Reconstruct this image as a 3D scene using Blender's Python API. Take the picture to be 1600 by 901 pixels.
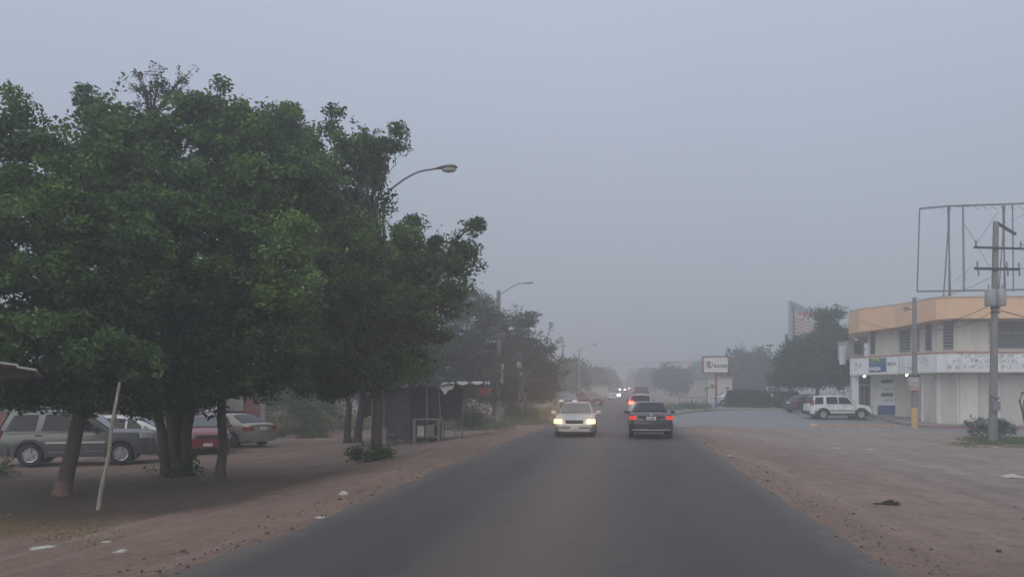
import bpy, bmesh, math, random
import numpy as np
from mathutils import Vector, Matrix, noise
R = math.radians
random.seed(7); RNG = np.random.default_rng(11)
for o in list(bpy.data.objects): bpy.data.objects.remove(o)
SC = bpy.context.scene
COL = SC.collection

# ---------------------------------------------------------------- camera, sky, sun, exposure
CAMH, F, CX, HZ = 1.8, 1250.0, 800.0, 615.0       # photo measured in 1600x901 pixels
cam = bpy.data.objects.new('camera', bpy.data.cameras.new('camera'))
COL.objects.link(cam); SC.camera = cam
cam.location = (0, 0, CAMH); cam.rotation_euler = (R(90), 0, 0)
cam.data.sensor_width = 36.0; cam.data.lens = 36.0 * F / 1600.0
cam.data.shift_y = (HZ - 450.5) / 1600.0
cam.data.clip_start = 0.1; cam.data.clip_end = 3000

SUN_EL, SUN_AZ = 32, 200
w = bpy.data.worlds.new('World'); SC.world = w; w.use_nodes = True
nt = w.node_tree; nt.nodes.clear()
out = nt.nodes.new('ShaderNodeOutputWorld'); bg = nt.nodes.new('ShaderNodeBackground')
sky = nt.nodes.new('ShaderNodeTexSky'); sky.sky_type = 'NISHITA'; sky.sun_disc = False
sky.sun_elevation = R(SUN_EL); sky.sun_rotation = R(SUN_AZ); sky.dust_density = 4.0
tc = nt.nodes.new('ShaderNodeTexCoord'); sep = nt.nodes.new('ShaderNodeSeparateXYZ')
nt.links.new(tc.outputs['Generated'], sep.inputs[0])
rmp = nt.nodes.new('ShaderNodeValToRGB')          # overcast cloud sheet: dim at the horizon, brighter overhead
e = rmp.color_ramp.elements
e[0].position = 0.0; e[0].color = (2.95, 3.32, 3.75, 1)
e[1].position = 1.0; e[1].color = (6.6, 7.1, 8.2, 1)
m = e.new(0.12); m.color = (3.8, 4.22, 4.9, 1)
m = e.new(0.42); m.color = (4.98, 5.5, 6.85, 1)
nt.links.new(sep.outputs['Z'], rmp.inputs[0])
nz = nt.nodes.new('ShaderNodeTexNoise'); nz.inputs['Scale'].default_value = 1.6; nz.inputs['Detail'].default_value = 3
nt.links.new(tc.outputs['Generated'], nz.inputs['Vector'])
mr = nt.nodes.new('ShaderNodeMapRange'); mr.inputs['To Min'].default_value = 0.93; mr.inputs['To Max'].default_value = 1.07
nt.links.new(nz.outputs['Fac'], mr.inputs['Value'])
sc_ = nt.nodes.new('ShaderNodeVectorMath'); sc_.operation = 'SCALE'
nt.links.new(rmp.outputs['Color'], sc_.inputs[0]); nt.links.new(mr.outputs['Result'], sc_.inputs['Scale'])
mx = nt.nodes.new('ShaderNodeMixRGB'); mx.inputs[0].default_value = 0.93
nt.links.new(sky.outputs['Color'], mx.inputs[1]); nt.links.new(sc_.outputs[0], mx.inputs[2])
nt.links.new(mx.outputs['Color'], bg.inputs['Color']); bg.inputs['Strength'].default_value = 0.1
nt.links.new(bg.outputs[0], out.inputs['Surface'])

sun = bpy.data.objects.new('sun', bpy.data.lights.new('sun', 'SUN')); COL.objects.link(sun)
sun.data.energy = 1.3; sun.data.angle = R(60); sun.data.color = (1.0, 0.96, 0.9)
_d = Vector((math.sin(R(SUN_AZ)) * math.cos(R(SUN_EL)), math.cos(R(SUN_AZ)) * math.cos(R(SUN_EL)), math.sin(R(SUN_EL))))
sun.rotation_euler = _d.to_track_quat('Z', 'Y').to_euler(); sun.location = (0, -20, 30)
SC.view_settings.view_transform = 'Standard'; SC.view_settings.look = 'None'
SC.view_settings.exposure = 0.0; SC.view_settings.gamma = 1.0; SC.view_settings.use_curve_mapping = False
SC.cycles.use_denoising = True
SC.cycles.max_bounces = 6; SC.cycles.diffuse_bounces = 3; SC.cycles.glossy_bounces = 3
SC.cycles.transmission_bounces = 4; SC.cycles.volume_bounces = 2; SC.cycles.transparent_max_bounces = 8
SC.cycles.sample_clamp_indirect = 4

# ---------------------------------------------------------------- measures
RD = 0.144; R0 = -0.88                              # road centre: x = R0 + RD*y
def ss(a, b, v):
    t = min(1, max(0, (v - a) / (b - a))); return t * t * (3 - 2 * t)
def terr(x, y):
    s = x - R0 - RD * y
    z = 0.0122 * max(0, y - 40)
    if y > 300: z = 0.0122 * 260 + 0.045 * (min(y, 420) - 300) + 0.002 * max(0, y - 420)
    if s < -3.6: z -= 0.48 * ss(3.6, 10, -s)
    if s > 3.6: z -= (0.35 + 0.25 * ss(22, 30, x)) * ss(3.6, 15, s) * (1 - ss(50, 64, y))
    return z
def P(px, py, Y): return Vector(((px - CX) / F * Y, Y, CAMH - (py - HZ) / F * Y))
def G(px, Y, dz=0.0):
    x = (px - CX) / F * Y; return Vector((x, Y, terr(x, Y) + dz))
def GP(px, py, dz=0.0):                             # ground point seen at a photo pixel
    lo, hi = 4.0, 500.0
    for _ in range(60):
        Y = (lo + hi) / 2
        if CAMH - (py - HZ) / F * Y > terr((px - CX) / F * Y, Y): lo = Y
        else: hi = Y
    return G(px, lo, dz)
def fbm(x, y, s=1.0, o=3):
    return noise.fractal(Vector((x * s, y * s, 3.7)), 1.0, 2.0, o)

# ---------------------------------------------------------------- materials
MATS = {}
def mat(name, col, rough=0.7, metal=0.0, var=0.12, scale=3.0, bump=0.0, bscale=40, spec=0.4, emit=None, estr=0.0,
        coat=0.0, alt=None, dirt=0.0, stretch=None):
    if name in MATS: return MATS[name]
    m = bpy.data.materials.new(name); m.use_nodes = True; t = m.node_tree
    b = t.nodes['Principled BSDF']
    b.inputs['Roughness'].default_value = rough; b.inputs['Metallic'].default_value = metal
    b.inputs['Specular IOR Level'].default_value = spec; b.inputs['Coat Weight'].default_value = coat
    tcn = t.nodes.new('ShaderNodeTexCoord'); mp = t.nodes.new('ShaderNodeMapping')
    t.links.new(tcn.outputs['Object'], mp.inputs[0])
    if stretch: mp.inputs['Scale'].default_value = stretch
    n = t.nodes.new('ShaderNodeTexNoise'); n.inputs['Scale'].default_value = scale; n.inputs['Detail'].default_value = 6
    n.inputs['Roughness'].default_value = 0.65
    t.links.new(mp.outputs[0], n.inputs['Vector'])
    r = t.nodes.new('ShaderNodeValToRGB'); t.links.new(n.outputs['Fac'], r.inputs[0])
    c2 = alt if alt else tuple(min(1, c * (1 + var)) for c in col)
    c1 = tuple(c * (1 - var) for c in col)
    r.color_ramp.elements[0].position = 0.3; r.color_ramp.elements[0].color = (*c1, 1)
    r.color_ramp.elements[1].position = 0.72; r.color_ramp.elements[1].color = (*c2, 1)
    last = r.outputs['Color']
    if dirt > 0:                                    # streaky grime that belongs to the surface
        mp2 = t.nodes.new('ShaderNodeMapping'); mp2.inputs['Scale'].default_value = (2.2, 2.2, 0.35)
        t.links.new(tcn.outputs['Object'], mp2.inputs[0])
        n2 = t.nodes.new('ShaderNodeTexNoise'); n2.inputs['Scale'].default_value = 1.6; n2.inputs['Detail'].default_value = 8
        t.links.new(mp2.outputs[0], n2.inputs['Vector'])
        r2 = t.nodes.new('ShaderNodeMapRange'); r2.inputs['From Min'].default_value = 0.48; r2.inputs['From Max'].default_value = 0.75
        r2.inputs['To Max'].default_value = dirt; t.links.new(n2.outputs['Fac'], r2.inputs['Value'])
        x = t.nodes.new('ShaderNodeMixRGB'); t.links.new(r2.outputs[0], x.inputs[0]); t.links.new(last, x.inputs[1])
        x.inputs[2].default_value = (0.13, 0.11, 0.09, 1); last = x.outputs[0]
    t.links.new(last, b.inputs['Base Color'])
    if bump > 0:
        n3 = t.nodes.new('ShaderNodeTexNoise'); n3.inputs['Scale'].default_value = bscale; n3.inputs['Detail'].default_value = 5
        t.links.new(mp.outputs[0], n3.inputs['Vector'])
        bn = t.nodes.new('ShaderNodeBump'); bn.inputs['Strength'].default_value = bump; bn.inputs['Distance'].default_value = 0.05
        t.links.new(n3.outputs['Fac'], bn.inputs['Height']); t.links.new(bn.outputs[0], b.inputs['Normal'])
    if emit:
        b.inputs['Emission Color'].default_value = (*emit, 1); b.inputs['Emission Strength'].default_value = estr
    MATS[name] = m; return m

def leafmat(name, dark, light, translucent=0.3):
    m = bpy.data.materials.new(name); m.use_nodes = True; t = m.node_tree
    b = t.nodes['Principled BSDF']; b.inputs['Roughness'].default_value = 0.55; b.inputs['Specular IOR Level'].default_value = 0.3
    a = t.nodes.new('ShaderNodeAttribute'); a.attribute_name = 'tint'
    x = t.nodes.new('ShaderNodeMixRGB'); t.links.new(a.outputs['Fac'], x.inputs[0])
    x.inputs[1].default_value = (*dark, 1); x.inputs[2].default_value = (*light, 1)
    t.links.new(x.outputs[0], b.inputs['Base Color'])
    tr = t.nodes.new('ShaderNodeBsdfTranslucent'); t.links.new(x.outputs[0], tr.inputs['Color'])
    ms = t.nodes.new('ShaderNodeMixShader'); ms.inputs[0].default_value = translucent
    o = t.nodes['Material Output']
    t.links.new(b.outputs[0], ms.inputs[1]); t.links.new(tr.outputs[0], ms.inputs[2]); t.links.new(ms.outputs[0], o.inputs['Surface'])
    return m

def ramp(t, src, stops):
    r = t.nodes.new('ShaderNodeValToRGB'); t.links.new(src, r.inputs[0]); el = r.color_ramp.elements
    while len(el) < len(stops): el.new(0.5)
    for k, (p, c) in enumerate(stops): el[k].position = p; el[k].color = (*c, 1) if len(c) == 3 else c
    return r.outputs['Color']
def tnoise(t, vec, scale, detail=6, rough=0.6):
    n = t.nodes.new('ShaderNodeTexNoise'); n.inputs['Scale'].default_value = scale; n.inputs['Detail'].default_value = detail
    n.inputs['Roughness'].default_value = rough; t.links.new(vec, n.inputs['Vector']); return n.outputs['Fac']
def tmix(t, f, a, b, mode='MIX'):
    x = t.nodes.new('ShaderNodeMixRGB'); x.blend_type = mode
    for k, v in ((0, f), (1, a), (2, b)):
        if hasattr(v, 'links'): t.links.new(v, x.inputs[k])
        else: x.inputs[k].default_value = v if k == 0 else (*v, 1)
    return x.outputs[0]
def tmath(t, op, a, b=0.0, clamp=False):
    x = t.nodes.new('ShaderNodeMath'); x.operation = op; x.use_clamp = clamp
    for k, v in ((0, a), (1, b)):
        if hasattr(v, 'links'): t.links.new(v, x.inputs[k])
        else: x.inputs[k].default_value = v
    return x.outputs[0]
def trange(t, v, a, b, c=0.0, d=1.0):
    x = t.nodes.new('ShaderNodeMapRange'); t.links.new(v, x.inputs['Value'])
    for n, q in (('From Min', a), ('From Max', b), ('To Min', c), ('To Max', d)): x.inputs[n].default_value = q
    return x.outputs[0]

def road_coords(t):                                 # vector rotated so that y runs along the road; x = distance from its centre
    g = t.nodes.new('ShaderNodeNewGeometry'); s = t.nodes.new('ShaderNodeSeparateXYZ'); t.links.new(g.outputs['Position'], s.inputs[0])
    sx = tmath(t, 'SUBTRACT', tmath(t, 'SUBTRACT', s.outputs['X'], tmath(t, 'MULTIPLY', s.outputs['Y'], RD)), R0)
    c = t.nodes.new('ShaderNodeCombineXYZ'); t.links.new(sx, c.inputs[0]); t.links.new(s.outputs['Y'], c.inputs[1])
    return g.outputs['Position'], c.outputs[0], sx, s.outputs['Y']
def scaled(t, v, sc):
    m = t.nodes.new('ShaderNodeMapping'); m.inputs['Scale'].default_value = sc; t.links.new(v, m.inputs[0]); return m.outputs[0]

def ground_material():
    m = bpy.data.materials.new('dirt ground'); m.use_nodes = True; t = m.node_tree; b = t.nodes['Principled BSDF']
    b.inputs['Roughness'].default_value = 0.95; b.inputs['Specular IOR Level'].default_value = 0.1
    pos, rc, sx, yy = road_coords(t)
    big = tnoise(t, pos, 0.22, 5, 0.6); mid = tnoise(t, pos, 1.6, 6, 0.7); fine = tnoise(t, pos, 14, 6, 0.75)
    ruts = tnoise(t, scaled(t, rc, (1.7, 0.07, 1)), 1.0, 5, 0.6)
    reddish = ramp(t, big, [(0.3, (0.23, 0.15, 0.115)), (0.55, (0.29, 0.195, 0.15)), (0.75, (0.34, 0.245, 0.195))])
    greyer = ramp(t, big, [(0.3, (0.31, 0.245, 0.215)), (0.7, (0.42, 0.335, 0.295))])
    right = trange(t, tmath(t, 'ADD', sx, tmath(t, 'MULTIPLY', mid, 3.0)), 4.2, 10.0)
    c = tmix(t, right, reddish, greyer)
    c = tmix(t, trange(t, mid, 0.44, 0.68, 0, 0.45), c, (0.13, 0.10, 0.088))
    c = tmix(t, trange(t, ruts, 0.50, 0.62, 0, 0.32), c, (0.17, 0.135, 0.118))
    c = tmix(t, trange(t, ruts, 0.44, 0.36, 0, 0.3), c, (0.42, 0.34, 0.30))
    c = tmix(t, trange(t, fine, 0.45, 0.7, 0, 0.5), c, (0.36, 0.31, 0.27))
    c = tmix(t, trange(t, tnoise(t, pos, 5, 6, .8), 0.52, 0.66, 0, 0.5), c, (0.11, 0.088, 0.08))
    peb = t.nodes.new('ShaderNodeTexVoronoi'); peb.inputs['Scale'].default_value = 9; t.links.new(pos, peb.inputs['Vector'])
    pm = tmath(t, 'MULTIPLY', trange(t, peb.outputs['Distance'], 0.16, 0.08), trange(t, tnoise(t, pos, 0.9, 3), 0.5, 0.62))
    c = tmix(t, pm, c, (0.09, 0.07, 0.06))
    # leaf litter, plus tree shade painted into the earth colour, on the left side
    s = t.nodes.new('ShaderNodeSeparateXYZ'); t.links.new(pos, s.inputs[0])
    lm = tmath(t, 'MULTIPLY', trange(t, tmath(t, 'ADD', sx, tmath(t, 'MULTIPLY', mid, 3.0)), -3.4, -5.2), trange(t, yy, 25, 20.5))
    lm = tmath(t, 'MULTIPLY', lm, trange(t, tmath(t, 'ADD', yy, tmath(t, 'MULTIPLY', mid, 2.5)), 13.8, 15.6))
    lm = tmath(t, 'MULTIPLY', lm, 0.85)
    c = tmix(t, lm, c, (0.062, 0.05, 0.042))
    # dry ochre grass patch at the near left
    gm = tmath(t, 'MULTIPLY', trange(t, tmath(t, 'ADD', s.outputs['X'], tmath(t, 'MULTIPLY', mid, 3)), -4.6, -7.5), tmath(t, 'MULTIPLY', trange(t, yy, 11.6, 12.6), trange(t, yy, 15.0, 13.8)))
    c = tmix(t, tmath(t, 'MULTIPLY', gm, trange(t, fine, 0.35, 0.6)), c, (0.17, 0.115, 0.045))
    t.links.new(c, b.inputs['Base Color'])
    bn = t.nodes.new('ShaderNodeBump'); bn.inputs['Strength'].default_value = 1.0; bn.inputs['Distance'].default_value = 0.09
    h = tmath(t, 'ADD', tmath(t, 'MULTIPLY', fine, 0.5), tmath(t, 'ADD', tmath(t, 'MULTIPLY', mid, 1.0), tmath(t, 'MULTIPLY', ruts, 1.2)))
    t.links.new(h, bn.inputs['Height']); t.links.new(bn.outputs[0], b.inputs['Normal'])
    return m

def asphalt_material(name, base, dusty):
    m = bpy.data.materials.new(name); m.use_nodes = True; t = m.node_tree; b = t.nodes['Principled BSDF']
    b.inputs['Specular IOR Level'].default_value = 0.35
    pos, rc, sx, yy = road_coords(t)
    big = tnoise(t, scaled(t, rc, (0.6, 0.12, 1)), 1.0, 5, 0.6); fine = tnoise(t, pos, 60, 4, 0.8); mid = tnoise(t, pos, 2.5, 5, 0.65)
    c = ramp(t, big, [(0.3, tuple(v * 0.82 for v in base)), (0.7, tuple(v * 1.22 for v in base))])
    c = tmix(t, trange(t, fine, 0.4, 0.7, 0, 0.5), c, tuple(v * 1.7 for v in base))
    if dusty:
        # pale dust blown along the centre line and onto both edges
        cen = tmath(t, 'MULTIPLY', trange(t, tmath(t, 'ABSOLUTE', tmath(t, 'ADD', sx, tmath(t, 'MULTIPLY', mid, 0.5))), 1.3, 0.1), trange(t, big, 0.3, 0.7, 0.35, 0.9))
        c = tmix(t, cen, c, (0.15, 0.108, 0.085))
        ed = trange(t, tmath(t, 'ADD', tmath(t, 'ABSOLUTE', sx), tmath(t, 'MULTIPLY', mid, 0.7)), 3.35, 4.1, 0, 0.8)
        c = tmix(t, ed, c, (0.17, 0.14, 0.12))
        ol = t.nodes.new('ShaderNodeMath'); ol.operation = 'ABSOLUTE'
        t.links.new(tmath(t, 'SUBTRACT', tmath(t, 'ABSOLUTE', sx), 1.75), ol.inputs[0])
        c = tmix(t, tmath(t, 'MULTIPLY', trange(t, ol.outputs[0], 0.6, 0.1), trange(t, big, 0.3, 0.6, 0.1, 0.5)), c, tuple(v * 0.72 for v in base))
        st = tnoise(t, scaled(t, rc, (1.0, 0.35, 1)), 0.9, 6, .7)
        c = tmix(t, trange(t, st, 0.56, 0.68, 0, 0.4), c, tuple(v * 0.6 for v in base))
        c = tmix(t, trange(t, st, 0.38, 0.30, 0, 0.4), c, tuple(v * 1.7 for v in base))
        vo = t.nodes.new('ShaderNodeTexVoronoi'); vo.feature = 'DISTANCE_TO_EDGE'; vo.inputs['Scale'].default_value = 0.55
        t.links.new(tmix(t, 0.25, rc, tnoise(t, pos, 2.0, 4, .7)), vo.inputs['Vector'])
        ck = tmath(t, 'MULTIPLY', trange(t, vo.outputs['Distance'], 0.02, 0.005), trange(t, tnoise(t, pos, 0.35, 2), 0.52, 0.6, 0, 0.3))
        c = tmix(t, ck, c, (0.02, 0.02, 0.02))
    t.links.new(c, b.inputs['Base Color'])
    t.links.new(trange(t, big, 0.3, 0.7, 0.58, 0.8), b.inputs['Roughness'])
    bn = t.nodes.new('ShaderNodeBump'); bn.inputs['Strength'].default_value = 0.35; bn.inputs['Distance'].default_value = 0.01
    t.links.new(fine, bn.inputs['Height']); t.links.new(bn.outputs[0], b.inputs['Normal'])
    return m

def brick_material(name, a, bcol, mortar, scale=4.0):
    m = bpy.data.materials.new(name); m.use_nodes = True; t = m.node_tree; b = t.nodes['Principled BSDF']
    b.inputs['Roughness'].default_value = 0.9
    tcn = t.nodes.new('ShaderNodeTexCoord'); mp = t.nodes.new('ShaderNodeMapping'); t.links.new(tcn.outputs['Object'], mp.inputs[0])
    mp.inputs['Rotation'].default_value = (R(90), 0, 0)
    k = t.nodes.new('ShaderNodeTexBrick'); k.inputs['Scale'].default_value = scale; t.links.new(mp.outputs[0], k.inputs['Vector'])
    k.inputs['Color1'].default_value = (*a, 1); k.inputs['Color2'].default_value = (*bcol, 1); k.inputs['Mortar'].default_value = (*mortar, 1)
    k.inputs['Mortar Size'].default_value = 0.025
    n = tnoise(t, tcn.outputs['Object'], 1.5, 6, .7)
    t.links.new(tmix(t, trange(t, n, 0.4, 0.8, 0, 0.6), k.outputs['Color'], (0.10, 0.08, 0.07)), b.inputs['Base Color'])
    return m

# ---------------------------------------------------------------- mesh helpers
class MB:
    def __init__(s): s.v = []; s.f = []
    def add(s, vs, fs):
        o = len(s.v); s.v += [tuple(p) for p in vs]; s.f += [tuple(i + o for i in f) for f in fs]; return s
    def box(s, c, d, rz=0.0, rx=0.0, ry=0.0, bev=0.0):
        M = Matrix.Rotation(rz, 3, 'Z') @ Matrix.Rotation(ry, 3, 'Y') @ Matrix.Rotation(rx, 3, 'X')
        c = Vector(c); hx, hy, hz = d[0] / 2, d[1] / 2, d[2] / 2
        if bev <= 0:
            vs = [c + M @ Vector((x * hx, y * hy, z * hz)) for z in (-1, 1) for x, y in ((-1, -1), (1, -1), (1, 1), (-1, 1))]
            return s.add(vs, [(3, 2, 1, 0), (4, 5, 6, 7), (0, 1, 5, 4), (1, 2, 6, 5), (2, 3, 7, 6), (3, 0, 4, 7)])
        bm = bmesh.new(); bmesh.ops.create_cube(bm, size=1)
        for v in bm.verts: v.co = Vector((v.co.x * d[0], v.co.y * d[1], v.co.z * d[2]))
        bmesh.ops.bevel(bm, geom=bm.edges[:] , offset=bev, segments=2, affect='EDGES', profile=0.5)
        vs = [c + M @ v.co for v in bm.verts]; fs = [[v.index for v in f.verts] for f in bm.faces]; bm.verts.index_update()
        fs = [[v.index for v in f.verts] for f in bm.faces]; bm.free(); return s.add(vs, fs)
    def tube(s, pts, rad, n=8, cap=True):
        pts = [Vector(p) for p in pts]
        if not hasattr(rad, '__len__'): rad = [rad] * len(pts)
        vs = []; fs = []
        for i, p in enumerate(pts):
            d = (pts[min(i + 1, len(pts) - 1)] - pts[max(i - 1, 0)]).normalized()
            up = Vector((0, 0, 1)) if abs(d.z) < 0.95 else Vector((1, 0, 0))
            a = d.cross(up).normalized(); b = d.cross(a)
            for k in range(n):
                t = 2 * math.pi * k / n; vs.append(p + (a * math.cos(t) + b * math.sin(t)) * rad[i])
        for i in range(len(pts) - 1):
            for k in range(n):
                k2 = (k + 1) % n; fs.append((i * n + k, i * n + k2, (i + 1) * n + k2, (i + 1) * n + k))
        if cap: fs.append(tuple(range(n))[::-1]); fs.append(tuple((len(pts) - 1) * n + k for k in range(n)))
        return s.add(vs, fs)
    def prism(s, poly, z0, z1):                     # poly in plan; z0/z1 numbers or lists
        n = len(poly)
        a = z0 if hasattr(z0, '__len__') else [z0] * n; b = z1 if hasattr(z1, '__len__') else [z1] * n
        vs = [(p[0], p[1], a[i]) for i, p in enumerate(poly)] + [(p[0], p[1], b[i]) for i, p in enumerate(poly)]
        fs = [tuple(range(n))[::-1], tuple(range(n, 2 * n))] + [(i, (i + 1) % n, n + (i + 1) % n, n + i) for i in range(n)]
        return s.add(vs, fs)
    def ell(s, c, r, n=12, m=8, jit=0.0):
        vs = []; fs = []; c = Vector(c)
        for j in range(m + 1):
            th = math.pi * j / m
            for k in range(n):
                ph = 2 * math.pi * k / n
                d = Vector((math.sin(th) * math.cos(ph), math.sin(th) * math.sin(ph), math.cos(th)))
                q = 1 + (jit * noise.noise(d * 2.3 + c) if jit else 0)
                vs.append(c + Vector((d.x * r[0], d.y * r[1], d.z * r[2])) * q)
        for j in range(m):
            for k in range(n): fs.append((j * n + k, (j + 1) * n + k, (j + 1) * n + (k + 1) % n, j * n + (k + 1) % n))
        return s.add(vs, fs)
    def wall(s, path, th, z0, z1):                  # thin wall along a plan path (camera side = path, thickness goes to +y)
        for i in range(len(path) - 1):
            a, b = Vector(path[i][:2]), Vector(path[i + 1][:2]); d = (b - a).normalized(); nrm = Vector((-d.y, d.x)) * th
            s.prism([a, b, b + nrm, a + nrm], z0, z1)
        return s
    def build(s, name, m, parent=None, org=None, smooth=False, angle=35, out=None):
        me = bpy.data.meshes.new(name)
        vs = s.v
        if org is not None:
            o = Vector(org); vs = [(a - o.x, b - o.y, c - o.z) for a, b, c in vs]
        me.from_pydata(vs, [], s.f); me.validate(); me.update()
        if len(s.v) < 20000:
            bm = bmesh.new(); bm.from_mesh(me); bmesh.ops.recalc_face_normals(bm, faces=bm.faces)
            if out is not None:
                tot = Vector((0, 0, 0))
                for f in bm.faces: tot += f.normal * f.calc_area()
                if tot.dot(Vector(out)) < 0: bmesh.ops.reverse_faces(bm, faces=bm.faces)
            bm.to_mesh(me); bm.free()
        me.materials.append(m if not isinstance(m, str) else MATS[m])
        if smooth:
            for p in me.polygons: p.use_smooth = True
            me.set_sharp_from_angle(angle=R(angle))
        ob = bpy.data.objects.new(name, me); COL.objects.link(ob)
        if parent is not None: ob.parent = parent
        elif org is not None: ob.location = org
        return ob

def tag(o, label=None, cat=None, group=None, kind=None):
    if label: o['label'] = label
    if cat: o['category'] = cat
    if group: o['group'] = group
    if kind: o['kind'] = kind
    return o
def thing(name, label, cat, loc, group=None, yaw=0.0):
    o = bpy.data.objects.new(name, None); COL.objects.link(o); o.location = loc; o.rotation_euler = (0, 0, yaw)
    o.empty_display_size = 0.3
    return tag(o, label, cat, group)
def text_mesh(mb, s, size, origin, xdir, up, depth=0.01, bold=0.0):
    cu = bpy.data.curves.new('t', 'FONT'); cu.body = s; cu.size = size; cu.extrude = depth; cu.offset = bold; cu.resolution_u = 2
    ob = bpy.data.objects.new('t', cu); COL.objects.link(ob); bpy.context.view_layer.update()
    me = bpy.data.meshes.new_from_object(ob.evaluated_get(bpy.context.evaluated_depsgraph_get()))
    X = Vector(xdir).normalized(); U = Vector(up).normalized(); N = X.cross(U)
    mb.add([Vector(origin) + X * v.co.x + U * v.co.y + N * v.co.z for v in me.vertices], [tuple(p.vertices) for p in me.polygons])
    bpy.data.objects.remove(ob); bpy.data.curves.remove(cu); bpy.data.meshes.remove(me); return mb
def scribble(mb, origin, xdir, width, h, N, seed=0, th=0.02):     # illegible painted-over lettering
    rn = random.Random(seed); X = Vector(xdir).normalized(); x = 0; Nn = Vector(N)
    def bar(x0, z0, x1, z1, t):
        d = Vector((x1 - x0, z1 - z0)).normalized(); q = Vector((-d.y, d.x)) * t / 2
        pts = [(x0 + q.x, z0 + q.y), (x1 + q.x, z1 + q.y), (x1 - q.x, z1 - q.y), (x0 - q.x, z0 - q.y)]
        fr = [Vector(origin) + X * a + Vector((0, 0, b)) + Nn * 0.006 for a, b in pts]; bk = [p - Nn * 0.012 for p in fr]
        mb.add(fr + bk, [(0, 1, 2, 3), (7, 6, 5, 4), (0, 4, 5, 1), (1, 5, 6, 2), (2, 6, 7, 3), (3, 7, 4, 0)])
    while x < width:
        lw = h * rn.uniform(0.45, 0.7)
        for _ in range(rn.choice((2, 3, 3, 4))):
            k = rn.choice('lrtbmd')
            if k == 'l': bar(x, 0, x, h, th)
            if k == 'r': bar(x + lw, 0, x + lw, h, th)
            if k == 't': bar(x, h, x + lw, h, th)
            if k == 'b': bar(x, 0, x + lw, 0, th)
            if k == 'm': bar(x, h * .5, x + lw, h * .5, th)
            if k == 'd': bar(x, 0, x + lw, h, th)
        x += lw + h * rn.choice((0.22, 0.22, 0.3, 0.8))
    return mb

# ================================================================ GROUND, ROAD, SIDE STREET, PAVEMENT
def axis(a, b, step, far_lo, far_hi, g=1.18):
    v = list(np.arange(a, b + 1e-6, step)); s = step; x = b
    while x < far_hi: s *= g; x += s; v.append(min(x, far_hi))
    s = step; x = a; lo = []
    while x > far_lo: s *= g; x -= s; lo.append(max(x, far_lo))
    return lo[::-1] + v
xs = axis(-34, 44, 0.5, -420, 460); ys = axis(-8, 82, 0.5, -30, 760)
vs = []; nx = len(xs)
for y in ys:
    for x in xs:
        s = x - R0 - RD * y; z = terr(x, y)
        k = ss(3.9, 6, abs(s)) * (1 - ss(40, 46, y)) if s > 0 else ss(3.9, 6, -s) * (1 - ss(60, 80, y))
        if k > 0: z += k * (0.035 * fbm(x, y, 0.5, 4) + 0.03 * fbm(s * 2.2, y * 0.12, 1.0, 3))
        vs.append((x, y, z - 0.004))
fs = [(j * nx + i, j * nx + i + 1, (j + 1) * nx + i + 1, (j + 1) * nx + i) for j in range(len(ys) - 1) for i in range(nx - 1)]
M_G = ground_material()
g = MB().add(vs, fs).build('ground', M_G, smooth=True, angle=180, out=(0, 0, 1)); tag(g, kind='structure')

M_A = asphalt_material('worn asphalt', (0.066, 0.061, 0.058), True)
M_A2 = asphalt_material('pale asphalt', (0.20, 0.20, 0.20), False)
mb = MB(); cols = [-1, -.97, -.9, -.75, -.5, -.25, 0, .25, .5, .75, .9, .97, 1]
yr = [y for y in axis(-8, 120, 0.25, -30, 700, 1.1)]
vs = []
for y in yr:
    wl = 3.62 + 0.16 * fbm(1, y, 0.55, 4) + 0.05 * fbm(9, y, 3.0, 2); wr = 3.60 + 0.14 * fbm(40, y, 0.5, 4) + 0.05 * fbm(70, y, 3.0, 2)
    for c in cols:
        s = c * (wl if c < 0 else wr); x = R0 + RD * y + s
        z = terr(x, y) + 0.03 + 0.025 * (1 - c * c)
        if abs(c) == 1: z = terr(x, y) - 0.03
        vs.append((x, y, z))
n = len(cols)
mb.add(vs, [(j * n + i, j * n + i + 1, (j + 1) * n + i + 1, (j + 1) * n + i) for j in range(len(yr) - 1) for i in range(n - 1)])
tag(mb.build('road', M_A, smooth=True, angle=50, out=(0, 0, 1)), kind='structure')

# side street meeting the road on the right and running along the shops
def sheet(name, m, xa, xb, ya, yb, dz, step=0.5, kind='structure'):
    vs = []; fs = []; us = int((yb(0) - ya(0)) / step) + 2
    X0 = xa(50); nX = int((xb - X0) / step) + 2
    for j in range(us):
        for i in range(nX):
            u = i / (nX - 1); v = j / (us - 1)
            y = ya(u) * (1 - v) + yb(u) * v; x = xa(y) * (1 - u) + xb * u
            vs.append((x, y, terr(x, y) + (dz if 0 < v < 1 else -0.03)))
    fs = [(j * nX + i, j * nX + i + 1, (j + 1) * nX + i + 1, (j + 1) * nX + i) for j in range(us - 1) for i in range(nX - 1)]
    return tag(MB().add(vs, fs).build(name, m, smooth=True, angle=50, out=(0, 0, 1)), kind=kind)
sheet('side_street', M_A2, lambda y: R0 + RD * y + 3.3, 62, lambda u: 45.2 + 0.5 * fbm(u * 20, 5, 1.0, 3) - 2.5 * max(0, 1 - u * 9) ** 2,
      lambda u: 69.5 + 2.0 * max(0, 1 - u * 7) ** 2, 0.018)

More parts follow.
